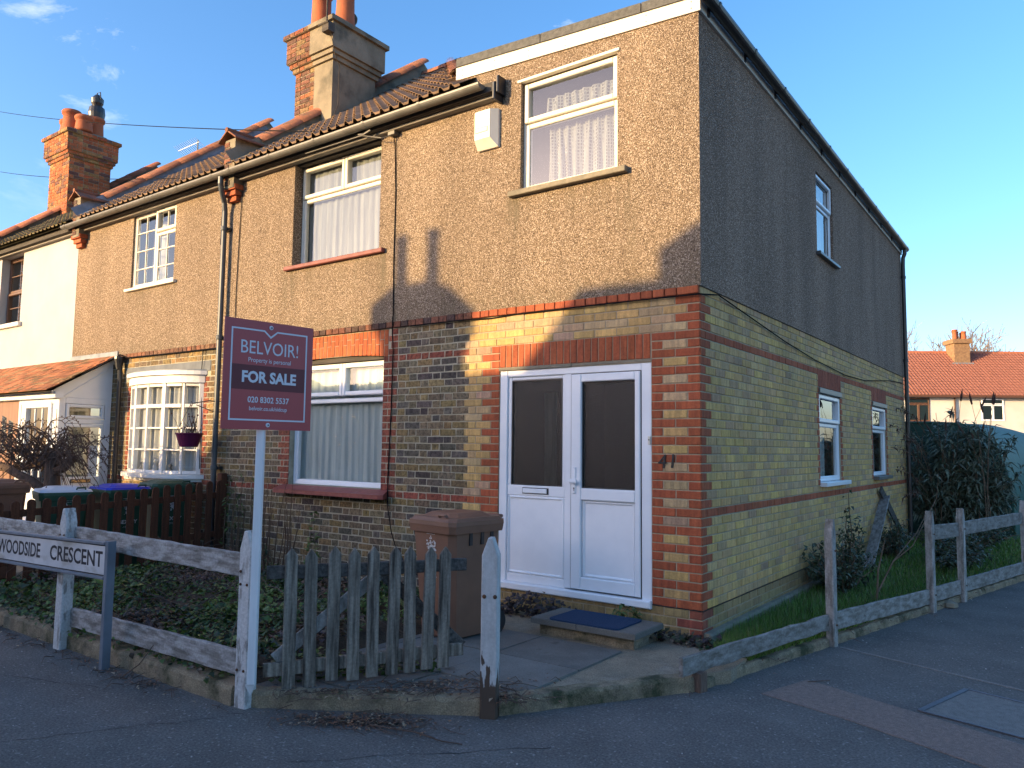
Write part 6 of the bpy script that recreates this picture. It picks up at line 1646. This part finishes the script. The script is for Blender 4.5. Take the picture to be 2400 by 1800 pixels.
shrub('low_shrub', 'low dark shrub at the foot of the tall butterfly bush', (1.0, 8.9, -.03), .9, .7, .40, 50, 22, DK, (.07, .11), .4)
BUD = [(.11, .15, .10), (.14, .18, .125), (.085, .12, .08), (.19, .215, .16)]
bud = shrub('butterfly_bush', 'tall grey-green butterfly bush at the rear corner of the house', (.72, 10.35, -.03), 1.05, .5, 2.2, 90, 30, BUD, (.13, .24), .22, clus=3, dro=.45)
mb = MB(); fm = MB()              # long bare flower wands leaning out over the top and across the wall end
for _ in range(16):
    x, y = .72+rr.uniform(-.8, .8), 10.2+rr.uniform(-.4, .3); h = rr.uniform(1.7, 2.55); dx, dy = rr.uniform(-.5, .5), rr.uniform(-.5, .1); pts = [V((x*.9+dx*(i/6)**2, y+dy*(i/6)**2, h*i/6*(1-.12*(i/6)**2)+.3)) for i in range(7)]
    tube(mb, pts, [.008-.0009*i for i in range(7)], 4); d = (pts[-1]-pts[-2]).normalized(); tube(fm, [pts[-1], pts[-1]+d*.10, pts[-1]+d*.22], [.014, .020, .004], 6)
for (y0, z0, y1, z1) in ((9.9, 1.9, 7.9, 2.25), (9.9, 1.5, 8.2, 1.75), (9.9, 1.4, 7.3, 1.95), (9.9, 1.2, 7.5, 1.6), (9.9, .8, 7.7, 1.25), (9.9, .7, 8.2, .8)):
    pts = [V((.30-.10*i/6, y0+(y1-y0)*i/6, z0+(z1-z0)*i/6+.1*math.sin(i/6*3.1))) for i in range(7)]; tube(mb, pts, [.009-.001*i for i in range(7)], 4); tube(fm, [pts[-1], pts[-1]+(pts[-1]-pts[-2]).normalized()*.2], [.014, .005], 5)
    for i in range(2, 7):
        for _ in range(5): leaf(fm, pts[i]+rv(rr)*.03, rv(rr), V((0, 0, 1)), .11, .025, (1, 1, 1), .4)
obj('wands', mb, m_stem, bud); obj('seed_heads', fm, M('dry_seed_head', (.07, .042, .032), (.11, .065, .05), 20, rough=.95), bud, kind='stuff')
plant('bare_sapling', 'bare forked sapling behind the side fence', 'plant', (.75, 3.0, -.03), [([V((.78, 2.75, -.03)), V((.79, 2.8, .3)), V((.83, 2.9, .55)), V((.84, 2.95, .62))], .012), ([V((.72, 2.9, -.03)), V((.85, 3.3, .35)), V((1.0, 3.9, .62)), V((1.05, 4.2, .8))], .011), ([V((.85, 3.3, .35)), V((1.0, 3.6, .5)), V((1.15, 4.4, 1.0)), V((1.17, 4.5, 1.3))], .008)], 0, GRN)

# planks leaning on the flank wall
t = thing('leaning_plank', (.15, 5.0, -.03), 'pale weathered plank leaning against the flank wall', 'plank')
mb = MB(); rbox(mb, (.24, 4.98, -.02), (.075, 7.22, .84), .15, .025, upv=(1, 0, .3), bev=.003); obj('plank', mb, m_wy, t)
t = thing('leaning_plank', (.1, 8.8, -.03), 'dark thin plank crossing the pale one against the flank wall', 'plank')
mb = MB(); rbox(mb, (.10, 8.80, -.02), (.055, 6.98, .97), .10, .03, upv=(.2, 0, 1), bev=.003); obj('plank', mb, m_pickd, t)
# scraps of white litter on the lawn
for i, (x, y) in enumerate(((1.1, 7.9), (1.0, 6.2))):
    mb = MB(); b = V((x, y, .06)); vs = [b+rv(rr)*.06 for _ in range(9)]; mb.add(vs, [(0, 1, 2), (2, 1, 3), (3, 4, 2), (4, 5, 6), (6, 7, 8), (0, 8, 7)]); obj('paper_scrap', mb, m_lidw, label=['scrap of white litter on the grass near the butterfly bush', 'scrap of white litter on the grass behind the two-rail fence'][i], cat='litter')
mb = MB(); vs = []; lathe(mb, [(.05, -.02), (.085, .0), (.08, .04), (.03, .06)], (1.36, 3.45, -.09), 7); obj('broken_stone', mb, m_conc, label='broken pale stone on the kerb at the foot of the side fence', cat='stone')

# green tarpaulin shelter
t = thing('garden_shelter', (.6, 14, -.1), 'arched green tarpaulin garden shelter behind the butterfly bush', 'shelter')
m_tarp = M('green_tarpaulin', (.032, .115, .085), (.024, .085, .062), 3, rough=.6, spec=.3, bump=.5, bscale=3); m_tarpd = M('dark_green_mesh', (.025, .07, .052), (.016, .045, .034), 6, rough=.7)
mb = MB(); n = 16; vs = []
for j, y in enumerate((11.6, 12.6, 13.6, 14.6, 15.6, 16.6)):
    for k in range(n+1):
        an = math.pi*k/n; c_, s_ = math.cos(an), math.sin(an); sag = .03*math.sin(k*1.3+j)
        vs.append((.16+(y-11.6)*.13-math.copysign(abs(c_)**.62, c_)*1.38, y, -.1+(2.28+sag)*max(0, s_)**.72))
mb.add(vs, [(j*(n+1)+k, j*(n+1)+k+1, (j+1)*(n+1)+k+1, (j+1)*(n+1)+k) for j in range(5) for k in range(n)]); obj('cover', mb, m_tarp, t, smooth=True)
mb = MB(); mb.add(vs[:n+1], [tuple(range(n, -1, -1))]); e_ = obj('end_panel', mb, m_tarpd, t)
mb = MB(); tube(mb, vs[:n+1], .022, 6); obj('hoop', mb, m_tarp, t)

# ================================================================== weeping tree in the garden of 39
rr = random.Random(31)
t = thing('weeping_tree', (-7.85, -1.6, 0), 'small bare weeping tree with gnarled trunk in the next front garden', 'tree')
mb = MB(); B = V((-7.85, -1.6, 0)); tube(mb, [B, B+V((-.02, 0, .5)), B+V((-.10, 0, .95)), B+V((-.13, .0, 1.30)), B+V((-.10, 0, 1.42))], [.12, .10, .095, .085, .06], 10)
tube(mb, [B+V((-.12, 0, 1.15)), B+V((.08, .05, 1.22)), B+V((.2, .1, 1.38))], [.06, .055, .05], 8)
tube(mb, [B+V((-.05, 0, .85)), B+V((-.5, -.1, 1.05)), B+V((-1.1, -.2, 1.22)), B+V((-1.6, -.3, 1.3))], [.06, .06, .05, .03], 8); tube(mb, [B+V((-.1, 0, 1.2)), B+V((-.6, .1, 1.28)), B+V((-1.2, .1, 1.2)), B+V((-1.8, .0, 1.16))], [.06, .055, .05, .03], 8)
obj('trunk', mb, m_bark, t, smooth=True)
mb = MB(); bm = MB(); top = B+V((-.15, 0, 1.35))
for _ in range(85):
    a = rr.uniform(0, 6.28); reach = rr.uniform(.45, 1.25)*(1.35 if math.cos(a) < 0 else .85); st = top+V((rr.uniform(-1.0, .25), rr.uniform(-.2, .2), rr.uniform(-.2, .08))); pk = rr.uniform(.12, .48); dr = rr.uniform(.25, 1.0); pts = []
    for i in range(9):
        s_ = i/8; pts.append(st+V((math.cos(a+.3*s_)*reach*s_, math.sin(a+.3*s_)*reach*s_*.8, pk*math.sin(min(1, s_*1.7)*1.57)-dr*max(0, s_-.35)**1.5*1.6))+rv(rr)*.012)
    tube(mb, pts, [.011-.0011*i for i in range(9)], 5)
    for _ in range(3):
        i = rr.randint(2, 6); p = pts[i]; a2 = a+rr.uniform(-1.1, 1.1); L_ = rr.uniform(.15, .5); q = [p+V((math.cos(a2)*L_*k/5, math.sin(a2)*L_*k/5, .12*math.sin(k/5*2.2)-.22*(k/5)**2)) for k in range(6)]; tube(mb, q, [.0045-.0005*k for k in range(6)], 4)
        for k in range(2, 6): lathe(bm, [(.003, 0), (.008, .01), (.003, .022)], q[k], 5)
obj('branches', mb, m_bark, t); obj('buds', bm, m_bark, t)

# ================================================================== background, right: red-roofed house, bare tree, hedge
bh_ = thing('background_house', (-2, 46, 0), 'cream rendered house with red tiled roof beyond the back gardens', 'house')
HU = V((.835, .55, 0)).normalized(); HO = V((-5.6, 43.9, 0)); HF = Fr(HO, HU, (0, 0, 1))
mb = MB(); panel(mb, HF, -2.0, 16, -.1, 4.85, [], 0, .1); bx(mb, HF, -2.0, 16, -.1, 4.84, -7, -.01); bw_ = obj('wall', mb, m_cream, bh_)
RZ, EZ = 7.85, 4.86; rh = 3.6
m_rt = M('red_pantile', (.30, .125, .085), (.23, .095, .066), 5, rough=.85, bump=.2, rnd=.1)
def hp(u, w): return HF.p(u, EZ+(RZ-EZ)*w, .35-(rh+.35)*w)
mb = MB(); mb.add([hp(-2.4, 0), hp(16.4, 0), hp(16.4, 1), hp(.9, 1), HF.p(-2.4, EZ, -7.4), HF.p(16.4, EZ, -7.4)], [(0, 1, 2, 3), (0, 3, 4), (3, 2, 5, 4)]); rf = obj('roof', mb, m_rt, bh_)
mb = MB(); rows = 17
for r in range(rows):          # tile courses: rolls and laps as real relief
    w0, w1 = r/rows, (r+1)/rows; us_ = []; u = -2.3+3.2*w0
    while u < 16.2:
        d0 = V((0, 0, .0)); nrm = (hp(1, 1)-hp(1, 0)).cross(HU)*-1; nrm = nrm.normalized()
        if nrm.z < 0: nrm = -nrm
        a, b, c_ = hp(u, w0)+nrm*.05, hp(u+.10, w0)+nrm*.10, hp(u+.2, w0)+nrm*.05; e, f_, g_ = hp(u, w1)+nrm*.02, hp(u+.10, w1)+nrm*.07, hp(u+.2, w1)+nrm*.02
        mb.add([a, b, c_, e, f_, g_], [(0, 1, 4, 3), (1, 2, 5, 4)]); mb.add([a-nrm*.05, c_-nrm*.05, c_, b, a], [(0, 1, 2, 3, 4)]); u += .2
o = obj('roof_tiles', mb, m_rt, rf, kind='stuff')
mb = MB(); tube(mb, [hp(.9, 1)+V((0, 0, .03)), hp(16.4, 1)+V((0, 0, .03))], .11, 8); tube(mb, [hp(-2.4, 0)+V((0, 0, .05)), hp(.9, 1)+V((0, 0, .03))], .10, 8); obj('ridge', mb, m_copo, rf)
mb = MB(); bx(mb, HF, -2.4, 16.4, EZ-.09, EZ+.02, .30, .42); tube(mb, [HF.p(3.05, EZ-.1, .1), HF.p(3.05, -.1, .1)], .045, 8); obj('gutter', mb, m_brown, bh_)
for (a, b, c_, e, fm_, nm) in ((4.6, 5.9, 3.42, 4.74, m_upvc, 1), (.35, 1.65, 3.35, 4.74, m_brown, 2), (9.6, 10.9, 3.42, 4.74, m_upvc, 1)):
    w = window(bh_, HF, a, b, c_, e, -.03, fm_, [(a+.02, b-.02, e-.36, e-.02, True), (a+.02, (a+b)/2, c_+.02, e-.37, False), ((a+b)/2, b-.02, c_+.02, e-.37, False)], .07, gl=m_glassd)
mb = MB()
for z0_, z1_, o in ((6.6, 8.35, 0), (8.35, 8.62, .1)): bx(mb, HF, 4.5-o, 5.45+o, z0_, z1_-.001, -3.6-o, -2.55+o)
bch = obj('chimney', mb, M('brown_brick_stack', (.30, .19, .10), (.20, .12, .07), 8, rough=.9, bump=.3), bh_)
mb = MB(); bx(mb, HF, 4.35, 5.6, 6.95, 7.12, -3.7, -2.42); obj('chimney_flashing', mb, m_lead, bch)
for u, d, h in ((4.68, -2.8, .62), (4.95, -3.2, .55), (5.25, -2.85, .52), (5.4, -3.3, .5)): q = HF.p(u, 8.62, d); pot(bch, q.x, q.y, 8.62, .15, h)

rr = random.Random(41)
def bare_tree(name, label, base, h, spread, seed):
    r = random.Random(seed); t = thing(name, base, label, 'tree'); tr = MB(); cr = MB(); B = V(base)
    def grow(p, d, L_, rad, dep):
        pts = [p]; q = p; dd = d.copy()
        for i in range(4):
            dd = (dd+rv(r)*.16+V((0, 0, .05))).normalized(); q = q+dd*L_/4; pts.append(q)
        tube(tr if dep > 4 else cr, pts, [max(.02, rad*(1-.12*i)) for i in range(5)], 6 if dep > 4 else 3, caps=False)
        if dep == 0: return
        nch = 3 if dep > 1 else 4; az0 = r.uniform(0, 6.28); e1 = dd.orthogonal().normalized(); e2 = dd.cross(e1)
        for c_ in range(nch):
            i = r.randint(2, 4); az = az0+c_*6.283/nch+r.uniform(-.5, .5); sp_ = spread*r.uniform(.5, 1.1); nd = (dd+(e1*math.cos(az)+e2*math.sin(az))*sp_+V((0, 0, .12))).normalized()
            grow(pts[i], nd, L_*r.uniform(.6, .82), rad*.58, dep-1)
    grow(B, V((0, 0, 1)), h*.30, h*.014, 6)
    m_bt = M('winter_bark', (.17, .135, .115), (.24, .195, .165), 4, rough=.95)
    obj('trunk', tr, m_bt, t); obj('crown', cr, m_bt, t); return t
bare_tree('bare_tree', 'tall bare winter tree behind the red-roofed house', (-6.6, 61.5, -.1), 16, .85, 6)
bare_tree('bare_tree', 'bare winter tree farther behind the terrace end', (-10.5, 68, -.1), 13, .75, 8)
shrub('hedge_shrub', 'dark shrub in front of the cream house beside the shelter', (2.35, 17.2, -.03), .8, .8, 2.35, 50, 22, DK, (.10, .16), .4)
mb = MB(); bx(mb, Fr((-2, 19.5, 0), (1, 0, 0), (0, 0, 1)), 0, 14, -.1, 1.85, -.03, 0); obj('back_fence', mb, m_brown, label='brown boarded back garden fence beyond the shelter', cat='fence')
